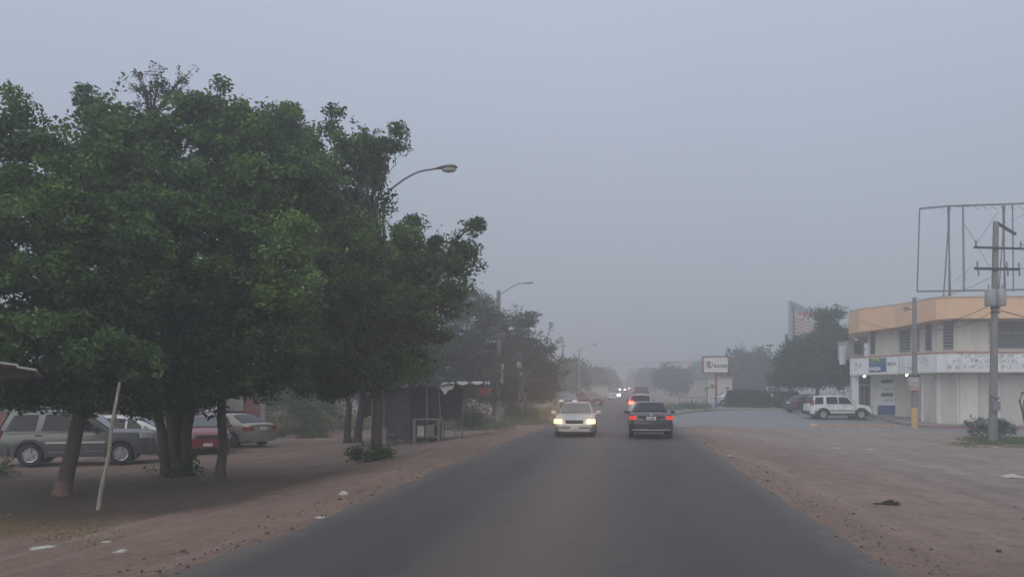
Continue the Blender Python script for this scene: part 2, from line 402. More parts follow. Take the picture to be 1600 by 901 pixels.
# pavement in front of the corner shops
pv = [GP(1357, 648), GP(1376, 655), GP(1402, 662), GP(1440, 667.5), GP(1545, 669.5), GP(1760, 672)]
back = [Vector((pv[-1].x + 2, 56, 0)), Vector((24.5, 62.5, 0)), Vector((G(1357, 62).x, 62.5, 0))]
poly = [(p.x, p.y) for p in pv + back]
M_CON = mat('pavement concrete', (0.27, 0.255, 0.24), 0.9, var=0.2, scale=1.5, bump=0.3, dirt=0.5)
M_KY = mat('worn yellow kerb paint', (0.46, 0.33, 0.19), 0.8, var=0.3, scale=6, alt=(0.5, 0.38, 0.24), dirt=0.7)
M_KR = mat('red kerb paint', (0.3, 0.14, 0.11), 0.8, var=0.3, scale=6, dirt=0.6)
mb = MB(); top = [terr(p[0], p[1]) + 0.14 for p in poly]
mb.prism(poly, [t - 0.4 for t in top], top)
tag(mb.build('pavement', M_CON), kind='structure')
mb = MB()
for i in range(2, len(pv) - 1):
    a, b = pv[i], pv[i + 1]; N = 12
    for k in range(N):
        p = a.lerp(b, k / N); q = a.lerp(b, (k + 1) / N); d = (q - p).normalized(); nn = Vector((d.y, -d.x, 0)) * 0.16
        mb.prism([(p + nn)[:2], (q + nn)[:2], q[:2], p[:2]], min(terr(p.x, p.y), terr(q.x, q.y)) - .1,
                 [terr(p.x, p.y) + .145, terr(q.x, q.y) + .145, terr(q.x, q.y) + .145, terr(p.x, p.y) + .145])
tag(mb.build('kerb', M_KR), kind='structure')
mb = MB(); a, b = GP(1279, 667), GP(1408, 668.5); N = 18
for k in range(N):
    p = a.lerp(b, k / N); q = a.lerp(b, (k + 1) / N - 0.004); d = (q - p).normalized(); nn = Vector((-d.y, d.x, 0)) * 0.55
    zt = [terr(v.x, v.y) + 0.17 for v in (p, q, q + nn, p + nn)]
    mb.prism([p[:2], q[:2], (q + nn)[:2], (p + nn)[:2]], [z - .5 for z in zt], zt)
p = a + Vector((-0.3, .1, .05)); mb.ell(p, (.35, .3, .16), 10, 6, .4)
tag(mb.build('kerb', M_KY), kind='structure')
# pale concrete edge of the far side of the junction, and the grass island behind it
mb = MB(); pts = [GP(x, y) for x, y in ((1046, 650), (1062, 647.5), (1080, 645), (1110, 642), (1150, 640.5), (1235, 640.5), (1262, 642))]
poly = [(p.x, p.y) for p in pts] + [(pts[-1].x, pts[-1].y + 3), (pts[3].x + 2, pts[3].y + 9), (pts[0].x + 1.2, pts[0].y + 9)]
mb.prism(poly, [terr(*p) - .3 for p in poly], [terr(*p) + 0.13 for p in poly])
tag(mb.build('traffic_island', mat('bare island earth', (0.25, 0.23, 0.2), .95, scale=2, var=.25)), kind='structure')

# ---------------------------------------------------------------- grass and litter
M_GRASS = leafmat('green grass blades', (0.055, 0.085, 0.03), (0.12, 0.16, 0.055), .2)
M_DRY = leafmat('dry grass blades', (0.16, 0.12, 0.05), (0.30, 0.24, 0.12), .2)
def blades(name, m, regions, h, wd, dens, label):
    V = []; T = []
    for (poly_fn, cnt, hh) in regions:
        for _ in range(cnt):
            x, y = poly_fn()
            n_ = 3
            for _k in range(n_):
                a = random.uniform(0, 6.28); l = hh * random.uniform(.5, 1.3); px_ = x + random.gauss(0, .06); py_ = y + random.gauss(0, .06)
                z = terr(px_, py_) - .01; dx, dy = math.cos(a), math.sin(a); lean = random.uniform(0, .6) * l
                t_ = random.random()
                V += [(px_ - dy * wd, py_ + dx * wd, z), (px_ + dy * wd, py_ - dx * wd, z), (px_ + dx * lean, py_ + dy * lean, z + l)]; T += [t_] * 3
    me = bpy.data.meshes.new(name); me.from_pydata(V, [], [(i, i + 1, i + 2) for i in range(0, len(V), 3)])
    at = me.attributes.new('tint', 'FLOAT', 'POINT'); at.data.foreach_set('value', T); me.materials.append(m)
    o = bpy.data.objects.new(name, me); COL.objects.link(o); tag(o, label, name.replace('_', ' '), kind='stuff'); return o
def strip(px0, px1, py0, py1):
    def f():
        for _ in range(20):
            px = random.uniform(px0, px1); py = random.uniform(py0, py1)
            p = GP(px, py)
            if fbm(p.x, p.y, .5, 3) > -0.15: break
        return p.x + random.gauss(0, .3), p.y + random.gauss(0, .3)
    return f
def rect(x0, x1, y0, y1):
    return lambda: (random.uniform(x0, x1), random.uniform(y0, y1))
blades('grass', M_GRASS, [(strip(1508, 1640, 684, 694), 2600, .12), (strip(1500, 1640, 694, 699), 500, .07), (strip(400, 500, 672, 684), 2600, .28),
        (strip(500, 800, 662, 672), 1600, .22), (strip(700, 860, 655, 664), 900, .25), (strip(1035, 1110, 634, 644), 900, .35), (strip(-30, 20, 738, 745), 60, .15)],
        .2, .012, 1, 'short green grass along the edges of the bare earth')
blades('dry_grass', M_DRY, [(strip(400, 560, 658, 672), 2600, .6), (strip(-40, 170, 806, 850), 900, .04), (strip(790, 870, 638, 652), 1400, .5),
        (strip(560, 800, 655, 662), 1200, .45), (strip(1480, 1520, 690, 698), 300, .06)], .4, .012, 1, 'dry yellowish grass and weeds beside the verge')

# ================================================================ TREES
M_BARK = mat('dark bark', (0.075, 0.06, 0.048), .95, var=.35, scale=5, bump=.8, bscale=14, stretch=(1, 1, .25))
M_BARKW = mat('limewashed bark', (0.15, 0.10, 0.085), .95, var=.25, scale=6, bump=.6, bscale=16)
M_L1 = leafmat('broad green leaves', (0.022, 0.064, 0.022), (0.155, 0.26, 0.055), .3)
M_L2 = leafmat('dark green leaves', (0.026, 0.062, 0.022), (0.07, 0.13, 0.04), .25)
M_L3 = leafmat('grey green feathery leaves', (0.024, 0.05, 0.030), (0.065, 0.115, 0.06), .25)
M_L4 = leafmat('bright shrub leaves', (0.05, 0.085, 0.03), (0.11, 0.17, 0.06), .3)

def leaves_mesh(name, m, cen, tint, size, parent, org, droop=0.4, aspect=.5):
    n = len(cen)
    if n == 0: return None
    d = RNG.normal(size=(n, 3)); d[:, 2] = d[:, 2] * .6 - droop; d /= np.linalg.norm(d, axis=1)[:, None]
    r = RNG.normal(size=(n, 3)); s = np.cross(d, r); s /= np.linalg.norm(s, axis=1)[:, None] + 1e-9
    L = size * RNG.uniform(.65, 1.35, n)[:, None]
    nr = np.cross(d, s)
    a = cen - d * L * .5; b = cen + s * L * aspect * .5 + nr * L * .08 - d * L * .05; c = cen + d * L * .5; e_ = cen - s * L * aspect * .5 + nr * L * .08 - d * L * .05
    V = np.stack([a, b, c, e_], 1).reshape(-1, 3) - np.array(org)
    me = bpy.data.meshes.new(name); me.vertices.add(4 * n); me.vertices.foreach_set('co', V.astype(np.float32).ravel())
    me.loops.add(4 * n); me.loops.foreach_set('vertex_index', np.arange(4 * n, dtype=np.int32))
    me.polygons.add(n); me.polygons.foreach_set('loop_start', np.arange(0, 4 * n, 4, dtype=np.int32))
    try: me.polygons.foreach_set('loop_total', np.full(n, 4, dtype=np.int32))
    except Exception: pass
    me.update(calc_edges=True)
    at = me.attributes.new('tint', 'FLOAT', 'POINT'); at.data.foreach_set('value', np.repeat(tint, 4).astype(np.float32))
    me.materials.append(m); o = bpy.data.objects.new(name, me); COL.objects.link(o); o.parent = parent; return o

def crown_points(blobs, n, clump, per, sprays=0, spray_len=.7, flat=.7):
    """blobs: (centre, (rx,ry,rz), tint). Leaf centres gathered in clumps, clumps thicker towards each blob's shell."""
    vol = np.array([b[1][0] * b[1][1] * b[1][2] for b in blobs]) ** (2 / 3); vol /= vol.sum()
    nc = max(1, n // per); C = []; T = []; clumps = []
    for bi, b in enumerate(blobs):
        k = max(2, int(nc * vol[bi])); c = np.array(b[0]); r = np.array(b[1])
        d = RNG.normal(size=(k, 3)); d /= np.linalg.norm(d, axis=1)[:, None]
        rad = RNG.random(k) ** (1 / 2.6)
        # lumpy outline: shell radius varies with direction
        lump = np.array([1 + .34 * noise.noise(Vector(q * 1.9) + Vector(b[0])) + .30 * noise.noise(Vector(q * 4.5) + Vector(b[0]) * 2) for q in d])
        pc = c + d * r * (rad * lump)[:, None]
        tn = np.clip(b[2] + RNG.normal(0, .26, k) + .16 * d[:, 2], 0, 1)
        for q in range(k):
            m_ = max(4, int(per * RNG.uniform(.5, 1.5))); sz = clump * RNG.uniform(.6, 1.3)
            o = RNG.normal(size=(m_, 3)); o /= np.linalg.norm(o, axis=1)[:, None]; o = o * (RNG.random(m_) ** .45)[:, None] * np.array([sz, sz, sz * flat]) * .85
            C.append(pc[q] + o); T.append(np.clip(tn[q] + RNG.normal(0, .12, m_), 0, 1))
        for _ in range(int(sprays * vol[bi] + .5)):
            q = RNG.normal(size=3); q[2] = abs(q[2]) * 1.0; q /= np.linalg.norm(q)
            st = c + q * r * .92; dr = q + RNG.normal(0, .35, 3) + np.array([0, 0, .3]); dr /= np.linalg.norm(dr)
            ln = spray_len * RNG.uniform(.4, 1.3); m_ = int(20 * ln / .7) + 6
            tt = RNG.random(m_)[:, None]; pts = st + dr * ln * tt + RNG.normal(0, .05 + .03 * ln, (m_, 3)); clumps.append((st - dr * .3, st + dr * ln))
            C.append(pts); T.append(np.clip(b[2] + RNG.normal(.1, .15, m_), 0, 1))
    return np.concatenate(C), np.concatenate(T), clumps

def limb(mb, a, b, r0, r1, wob=.12, n=6, sides=7):
    a = Vector(a); b = Vector(b); L = (b - a).length; pts = []
    for i in range(n + 1):
        t = i / n; p = a.lerp(b, t)
        k = math.sin(math.pi * t) * wob * L
        p += Vector((noise.noise(p * .9 + Vector((5, 1, 2))), noise.noise(p * .9 + Vector((1, 8, 2))), .4 * noise.noise(p * .9))) * k * 1.5
        pts.append(p)
    mb.tube(pts, [r0 + (r1 - r0) * (i / n) ** .8 for i in range(n + 1)], sides); return pts

def tree(name, label, base, trunks, blobs, n_leaves, leaf, m, clump=.5, per=45, sprays=0, group=None, r=.16, depth=1.0, bark=None, droop=.4,
         spray_len=.7, flat=.7, aspect=.5, wash=0.0):
    """trunks: list of fork points [(p0,p1,r0,r1)..]; blobs: (px,py,Y,rx_px,ry_px,tint)"""
    root = thing(name, label, 'tree' , base, group)
    B = []
    for (px, py, Y, rx, ry, tn) in blobs:
        k = Y / F; B.append((tuple(P(px, py, Y)), (rx * k, depth * (rx + ry) * .5 * k, ry * k), tn))
    tb = MB(); forks = []
    for (p0, p1, r0, r1) in trunks:
        limb(tb, p0, p1, r0, r1, .035, 8, 10); forks.append((Vector(p1), r1))
        # root flare
        tb.tube([Vector(p0) + Vector((0, 0, -.15)), Vector(p0) + Vector((0, 0, .02)), Vector(p0).lerp(Vector(p1), .12)], [r0 * 1.4, r0 * 1.2, r0 * 1.0], 10)
    for (c, rr, tn) in B:
        f, r1 = min(forks, key=lambda q: (q[0] - Vector(c)).length)
        tip = Vector(c) + Vector((0, 0, rr[2] * .3)); pts = limb(tb, f, tip, r1 * .75, .02, .12, 6, 6)
        for _ in range(3):
            s = pts[random.randint(2, 5)]; e2 = Vector(c) + Vector((random.uniform(-1, 1) * rr[0], random.uniform(-1, 1) * rr[1], random.uniform(-.5, 1) * rr[2])) * .85
            limb(tb, s, e2, r1 * .3, .008, .15, 4, 5)
    C, T, cl = crown_points(B, n_leaves, clump, per, sprays, spray_len, flat)
    for a, b in cl: tb.tube([a, b], [.012, .004], 4)
    tr = tb.build('trunk', bark or M_BARK, root, base, smooth=True, angle=60)
    if wash:
        p0, p1, r0, r1 = trunks[0]; wb = MB(); a = Vector(p0); d = (Vector(p1) - a).normalized()
        wb.tube([a + d * .02, a + d * wash * .5, a + d * wash], [r0 * 1.25, r0 * 1.08, r0 * 1.04], 12); wb.build('painted_band', M_BARKW, tr, base, smooth=True)
    leaves_mesh('crown', m, C, T, leaf, root, base, droop, aspect)
    return root

GL = 'street trees shading the left verge'
bA = GP(96, 775)
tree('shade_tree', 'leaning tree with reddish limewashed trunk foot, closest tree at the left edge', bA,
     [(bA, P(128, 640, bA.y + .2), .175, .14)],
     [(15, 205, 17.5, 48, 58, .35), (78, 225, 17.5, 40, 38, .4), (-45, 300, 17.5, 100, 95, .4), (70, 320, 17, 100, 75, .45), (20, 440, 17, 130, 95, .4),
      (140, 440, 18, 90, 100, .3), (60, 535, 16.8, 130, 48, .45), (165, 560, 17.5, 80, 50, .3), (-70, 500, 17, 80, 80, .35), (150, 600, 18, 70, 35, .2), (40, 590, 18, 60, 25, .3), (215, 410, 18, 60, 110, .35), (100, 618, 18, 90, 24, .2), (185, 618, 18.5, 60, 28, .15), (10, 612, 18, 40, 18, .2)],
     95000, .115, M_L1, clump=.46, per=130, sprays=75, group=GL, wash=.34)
bB = GP(278, 742)
fk = [(bB + Vector((-.3, 0, 0)), P(238, 610, bB.y), .16, .11), (bB + Vector((-.05, .1, 0)), P(262, 600, bB.y), .2, .13), (bB + Vector((.22, 0, 0)), P(300, 610, bB.y), .17, .12), (bB + Vector((.05, .3, 0)), P(285, 590, bB.y + .3), .18, .12)]
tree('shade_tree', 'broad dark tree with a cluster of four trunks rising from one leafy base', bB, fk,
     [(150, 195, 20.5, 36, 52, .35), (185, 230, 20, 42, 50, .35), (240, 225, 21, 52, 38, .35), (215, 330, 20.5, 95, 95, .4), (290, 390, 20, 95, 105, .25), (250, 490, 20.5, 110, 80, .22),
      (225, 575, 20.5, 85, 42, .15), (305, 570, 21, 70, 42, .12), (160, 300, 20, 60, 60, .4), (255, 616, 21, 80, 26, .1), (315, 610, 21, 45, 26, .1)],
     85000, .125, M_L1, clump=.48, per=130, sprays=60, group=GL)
for q in range(1):
    pass
bC = GP(344, 745)
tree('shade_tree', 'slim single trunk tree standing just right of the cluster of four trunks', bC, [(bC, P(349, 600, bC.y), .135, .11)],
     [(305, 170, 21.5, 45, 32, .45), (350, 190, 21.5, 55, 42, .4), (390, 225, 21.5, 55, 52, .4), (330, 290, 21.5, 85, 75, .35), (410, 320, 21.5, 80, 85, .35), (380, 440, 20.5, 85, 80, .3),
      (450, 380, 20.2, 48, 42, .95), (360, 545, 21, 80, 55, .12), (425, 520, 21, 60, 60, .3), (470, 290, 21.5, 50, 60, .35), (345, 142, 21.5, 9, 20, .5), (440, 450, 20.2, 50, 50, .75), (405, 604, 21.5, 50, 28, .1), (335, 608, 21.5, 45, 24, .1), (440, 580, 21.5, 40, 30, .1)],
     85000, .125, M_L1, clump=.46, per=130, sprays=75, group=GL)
bD = GP(551, 691)
tree('shade_tree', 'tall forked tree with pale scarred bark behind the tarpaulin shed corner', bD, [(bD + Vector((-.25, 0, 0)), P(546, 630, bD.y), .19, .13), (bD + Vector((.2, 0, 0)), P(566, 625, bD.y), .22, .14)],
     [(500, 330, 34, 60, 50, .2), (520, 420, 34, 80, 60, .2), (480, 540, 35, 60, 50, .15), (560, 540, 35, 70, 60, .12), (600, 470, 35, 60, 60, .15), (630, 560, 36, 50, 40, .15)],
     28000, .2, M_L2, clump=.7, per=80, sprays=18, group=GL, r=.2)
bE = GP(590, 718)
tree('shade_tree', 'straight trunked tree nearest the road, in front of the tall lamp post', bE, [(bE, P(588, 590, bE.y), .19, .14)],
     [(440, 215, 25, 42, 45, .35), (475, 240, 25, 38, 60, .35), (515, 185, 25, 13, 24, .35), (540, 245, 25, 48, 38, .25), (592, 230, 25.5, 36, 28, .2), (592, 275, 25.5, 28, 22, .1), (540, 310, 25.5, 50, 45, .15), (465, 310, 25, 60, 60, .3), (603, 312, 25.5, 9, 16, .1), (620, 208, 25, 10, 9, .3),
      (545, 400, 25, 75, 55, .6), (560, 360, 25, 40, 24, .75), (625, 395, 25.5, 60, 45, .45), (690, 415, 25.5, 48, 40, .3), (722, 392, 25.5, 22, 38, .3), (600, 470, 25, 90, 60, .3), (520, 480, 24.5, 85, 75, .4),
      (655, 470, 25.5, 55, 38, .2), (560, 560, 25, 80, 48, .15), (485, 580, 25, 65, 35, .2), (625, 540, 25.5, 40, 50, .2), (742, 350, 25.5, 8, 10, .3), (645, 575, 25, 25, 28, .3), (665, 520, 25.5, 28, 40, .2), (692, 468, 25.5, 28, 26, .2), (520, 600, 25, 50, 24, .1), (600, 598, 25, 40, 20, .15), (640, 350, 25.5, 14, 14, .45)],
     100000, .135, M_L1, clump=.5, per=130, sprays=75, group=GL)
# feathery bare-topped trees
bF = GP(728, 659)
tree('mesquite_tree', 'hazy grey green feathery tree directly behind the second lamp post', bF, [(bF, P(722, 590, bF.y + 2), .2, .15)],
     [(690, 545, 54, 66, 60, .35), (740, 590, 54, 50, 36, .25), (735, 480, 54, 36, 28, .6), (765, 505, 54, 32, 25, .5), (745, 545, 54, 50, 50, .3), (775, 590, 54, 35, 40, .25), (700, 600, 54, 60, 25, .3), (710, 455, 54, 22, 20, .6)],
     52000, .22, M_L3, clump=.8, per=70, sprays=46, group='feathery trees beyond the shed', spray_len=1.4, flat=.35, aspect=.3)
bF2 = GP(828, 655)
tree('mesquite_tree', 'feathery tree with bare twigs reaching toward the road, right of the second lamp post', bF2, [(bF2, P(812, 600, bF2.y + 2), .2, .15)],
     [(812, 540, 60, 30, 28, .4), (840, 572, 60, 28, 32, .3), (822, 500, 60, 14, 12, .4), (850, 598, 60, 20, 26, .3), (800, 595, 60, 36, 36, .25), (835, 612, 60, 26, 20, .2), (852, 545, 60, 10, 8, .4)],
     34000, .25, M_L3, clump=.8, per=60, sprays=60, group='feathery trees beyond the shed', spray_len=1.8, flat=.35, aspect=.3)
# dry-topped mesquite rising behind the left canopy
bM = G(272, 23.5)
tree('mesquite_tree', 'thin tree whose bare twisted tip sticks out above the left canopy', bM, [(bM, P(236, 190, 23.5), .10, .06)],
     [(236, 160, 23.5, 7, 20, .3), (222, 140, 23.5, 14, 4, .3), (216, 116, 23.5, 10, 3, .4), (248, 130, 23.5, 16, 6, .3), (268, 142, 23.5, 16, 5, .4), (284, 128, 23.5, 5, 12, .4), (205, 168, 23.5, 14, 4, .4), (250, 190, 23.5, 22, 12, .3)], 1500, .11, M_L3, clump=.26, per=16, sprays=20,
     spray_len=.5, flat=.4, aspect=.35)

def simple_tree(px, Y, blobs, label, n, leaf, m, group, sprays=8, clump=1.1):
    b = G(px, Y)
    return tree('street_tree', label, b, [(b, P(px, HZ - 25 * 60 / Y, Y), .22, .14)], [(x, y, Y, rx, ry, t) for x, y, rx, ry, t in blobs], n, leaf, m, clump=clump, per=30, sprays=sprays, group=group, spray_len=.9)
GR = 'trees fading into the fog'
simple_tree(1278, 74, [(1292, 491, 27, 3.5, .3), (1292, 508, 12, 9, .3), (1302, 520, 28, 6, .3), (1285, 542, 38, 20, .3), (1272, 572, 46, 20, .3), (1234, 585, 18, 14, .25), (1222, 562, 7, 12, .3), (1258, 592, 40, 10, .15),
    (1308, 578, 22, 24, .15), (1248, 545, 20, 12, .3), (1322, 560, 12, 32, .15), (1215, 592, 8, 10, .2)],
            'big spreading tree in front of the striped billboard', 48000, .26, M_L2, GR, 20)
for (px, Y, bl, lab) in [
    (1048, 150, [(1048, 590, 22, 16, .2), (1060, 596, 14, 16, .2), (1036, 592, 12, 12, .2)], 'small rounded tree left of the sign board on the red post'),
    (1100, 190, [(1095, 588, 18, 20, .2), (1110, 580, 12, 16, .3)], 'faint tree between the beige wall and the sign board'),
    (1155, 120, [(1152, 575, 18, 28, .2), (1140, 595, 16, 18, .2), (1163, 590, 16, 24, .2)], 'tall hazy tree just right of the sign board'),
    (1188, 118, [(1186, 572, 20, 26, .2), (1195, 595, 18, 22, .2), (1176, 598, 16, 18, .2)], 'hazy tree behind the clipped hedge and plaza lamps'),
    (1212, 140, [(1212, 590, 14, 22, .2), (1208, 600, 12, 16, .2)], 'faint tree between plaza lamps and the big spreading tree'),
    (395, 60, [(395, 600, 40, 26, .3), (360, 590, 40, 30, .2), (425, 615, 30, 20, .3)], 'background tree behind the brick yard wall'),
    (462, 66, [(455, 592, 40, 34, .3), (490, 600, 34, 30, .2), (440, 620, 30, 22, .3)], 'background tree behind the pale green shrub'),
    (545, 62, [(540, 590, 42, 36, .2), (520, 615, 36, 22, .3), (575, 610, 30, 24, .2)], 'background tree behind the forked trunk'),
    (640, 64, [(630, 580, 44, 34, .2), (665, 585, 34, 34, .2), (610, 600, 34, 30, .2)], 'background tree rising behind the shed roof'),
    (772, 70, [(765, 600, 30, 30, .2), (790, 612, 26, 22, .2)], 'background tree between the shed and the second lamp post foot'),
    (868, 95, [(862, 590, 16, 26, .2), (872, 575, 10, 14, .3), (855, 606, 16, 16, .2)], 'dark hazy tree at the left kerb behind the thin pole'),
    (892, 125, [(892, 582, 24, 22, .2), (880, 590, 16, 22, .2), (905, 592, 14, 14, .2)], 'hazy tree at the foot of the third street lamp'),
    (925, 165, [(922, 590, 18, 15, .2), (934, 597, 12, 10, .2)], 'faint tree just right of the third street lamp'),
    (946, 210, [(944, 592, 14, 13, .2), (952, 598, 10, 8, .2)], 'very faint tree left of the far headlights'),
    (1012, 230, [(1012, 590, 12, 12, .2), (1020, 596, 10, 8, .2)], 'very faint tree right of the far headlights'),
    (1000, 330, [(998, 592, 10, 8, .2), (1006, 595, 8, 6, .2)], 'faintest tree at the vanishing end of the road')]:
    simple_tree(px, Y, bl, lab, 10000, .42 * Y / 130, M_L2, GR, 6, 1.6 * Y / 130)

def shrub(name, label, base, blobs, n, leaf, m, group=None, clump=.3, cat='shrub', sprays=4, stems=5):
    root = thing(name, label, cat, base, group); B = []
    for (dx, dy, dz, rx, ry, rz, tn) in blobs: B.append((tuple(Vector(base) + Vector((dx, dy, dz))), (rx, ry, rz), tn))
    sb = MB()
    for c, r_, t_ in B:
        for _ in range(stems):
            limb(sb, Vector(base) + Vector((random.gauss(0, .08), random.gauss(0, .08), -.05)), Vector(c) + Vector((random.uniform(-1, 1) * r_[0], random.uniform(-1, 1) * r_[1], random.uniform(-.3, .9) * r_[2])) * .8, .018, .005, .1, 3, 4)
    C, T, cl = crown_points(B, n, clump, 14, sprays, .3)
    sb.build('stem', M_BARK, root, base); leaves_mesh('foliage', m, C, T, leaf, root, base, .1)
    return root
shrub('leafy_shoots', 'leafy shoots sprouting round the foot of the straight trunked tree by the road', bE + Vector((-.1, -.25, 0)),
      [(-.45, 0, .25, .4, .25, .22, .5), (.35, 0, .25, .28, .25, .22, .5), (-.75, 0, .18, .12, .1, .1, .5), (.05, -.1, .12, .3, .2, .12, .4)], 700, .13, M_L4, cat='plant', stems=7)
shrub('leafy_shoots', 'low dark shoots at the foot of the four trunk cluster', bB + Vector((.1, -.2, 0)), [(.25, 0, .2, .35, .2, .25, .3), (-.2, -.1, .08, .35, .2, .1, .2), (.35, .05, .5, .12, .12, .3, .2)], 500, .1, M_L1, cat='plant')
shrub('leafy_shoots', 'small dark plant cut by the left edge of the picture beside the jeep like wagon', GP(-4, 745), [(0, 0, .25, .3, .3, .25, .4)], 350, .1, M_L4, cat='plant')
bb = GP(1545, 684)
shrub('bush', 'leafy bush growing against the foot of the transformer pole', bb + Vector((.3, .8, 0)), [(-.3, 0, .5, .65, .4, .5, .4), (.6, 0, .5, .6, .4, .45, .5), (1.1, .2, .4, .5, .4, .4, .4), (-.9, 0, .7, .2, .2, .15, .4)], 2200, .11, M_L3)
for (px, Y, bl, lab, n) in [
    (440, 43, [(-1.2, 0, 1.4, 1.2, .8, 1.2, .35), (.4, .3, 1.8, 1.1, .8, 1.3, .3), (1.5, 0, 1.1, .9, .8, 1.0, .5)], 'large overgrown shrub behind the parked beige car', 4500),
    (500, 46, [(-.8, 0, 1.3, 1.2, .8, 1.2, .45), (.8, .3, 1.0, 1.0, .8, .9, .6)], 'pale green shrub left of the forked trunk', 3000),
    (605, 52, [(0, 0, 1.0, 1.6, .8, 1.0, .5)], 'overgrown shrub seen under the left end of the tarpaulin shed', 2500),
    (742, 47, [(0, 0, .8, .9, .6, .8, .2), (-.9, 0, .6, .6, .5, .6, .5)], 'dark rounded shrub under the red box at the shed end', 2500),
    (815, 55, [(-.6, 0, .7, .8, .6, .6, .4), (.6, .2, .5, .7, .6, .5, .5)], 'weedy shrub right of the second lamp post foot', 1800),
    (885, 90, [(-1.6, 0, 1.4, 1.6, 1, 1.3, .4), (1.2, 0, 1.1, 1.4, 1, 1.1, .4)], 'roadside thicket behind the parked dark car on the left', 2500),
    (1072, 72, [(0, 0, .35, 1.6, .8, .35, .5), (1.3, .3, .3, 1, .8, .3, .4)], 'low weedy shrub on the traffic island', 1500)]:
    shrub('shrub', lab, G(px, Y), bl, n, .13, M_L4 if 'pale' in lab or 'overgrown' in lab or 'weedy' in lab else M_L2, clump=.45)
# clipped hedges
def hedge(px0, px1, Y, h, label):
    a, b = G(px0, Y), G(px1, Y); L = (b - a).length; base = a.lerp(b, .5)
    root = thing('clipped_hedge', label, 'hedge', base, 'clipped hedges of the plaza')
    n = 9000; C = np.empty((n, 3)); u = RNG.uniform(-.5, .5, n); v = RNG.uniform(-.5, .5, n); w_ = RNG.uniform(0, 1, n)
    sh = RNG.random(n) < .7; face = RNG.integers(0, 3, n)
    v = np.where(sh & (face == 0), -.5 + RNG.normal(0, .03, n), v); w_ = np.where(sh & (face == 1), 1 + RNG.normal(0, .03, n), w_); u = np.where(sh & (face == 2), np.sign(u) * .5, u)
    edge = 1 - .35 * np.clip((np.abs(u) - .4) / .1, 0, 1) ** 2
    C[:, 0] = base.x + u * L; C[:, 1] = base.y + v * 1.6; C[:, 2] = base.z + .1 + w_ * h * edge * (1 + .05 * np.sin(u * 40))
    leaves_mesh('foliage', M_L2, C, np.clip(RNG.normal(.25, .15, n), 0, 1), .17, root, base)
    MB().box(base + Vector((0, 0, h * .45)), (L * .92, 1.3, h * .85), bev=.15).build('twiggy_core', mat('hedge inner twigs', (.03, .04, .025), .95, var=.3), root, base)
hedge(1136, 1201, 76, 1.5, 'longer clipped dark hedge between the red sign post and the parked cars')
hedge(1210, 1246, 78, 1.35, 'shorter clipped hedge directly left of the dark sedan')

# ================================================================ VEHICLES
M_TYRE = mat('tyre rubber', (.022, .022, .023), .85, var=.2)
M_RIM = mat('alloy rim', (.42, .42, .43), .35, .8, var=.1)
M_GLASS = mat('dark car glass', (.010, .012, .015), .12, var=.1, spec=.28)
M_GLASS2 = mat('clear windscreen glass', (.07, .095, .11), .06, var=.1, spec=.8)
M_BLKP = mat('black plastic', (.03, .03, .032), .6, var=.15)
M_PLATE = mat('number plate white', (.6, .6, .58), .5, var=.08)
M_CHR = mat('chrome trim', (.6, .6, .6), .2, .9, var=.05)
M_HL = mat('unlit headlamp lens', (.35, .37, .38), .15, var=.2, spec=.8)
M_TL = mat('unlit tail lamp lens', (.22, .025, .02), .2, var=.2, spec=.7)
M_TLON = mat('lit tail lamp lens', (.5, .02, .02), .3, emit=(1, .055, .045), estr=.6)
M_TLHOT = mat('bright brake lamp', (.5, .05, .03), .3, emit=(1, .09, .05), estr=7)
M_HLON = mat('lit warm headlamp', (.8, .7, .5), .3, emit=(1, .52, .18), estr=3.6)
M_HLWH = mat('lit white headlamp', (.8, .8, .8), .3, emit=(1, .93, .8), estr=14)
M_HLFAR = mat('lit far headlamp', (.8, .8, .7), .3, emit=(1, .74, .34), estr=45)
M_HLDIM = mat('dim headlamp', (.7, .68, .6), .3, emit=(1, .85, .7), estr=.5)
def paint(name, c, rough=.28, metal=.3, coat=.6, dirt=.25): return mat(name, c, rough, metal, var=.04, scale=1.5, coat=coat, dirt=dirt)

def interp(pts, x):
    if x <= pts[0][0]: return pts[0][1]
    for (a, b), (c, d) in zip(pts, pts[1:]):
        if x <= c: return b + (d - b) * (x - a) / (c - a)
    return pts[-1][1]

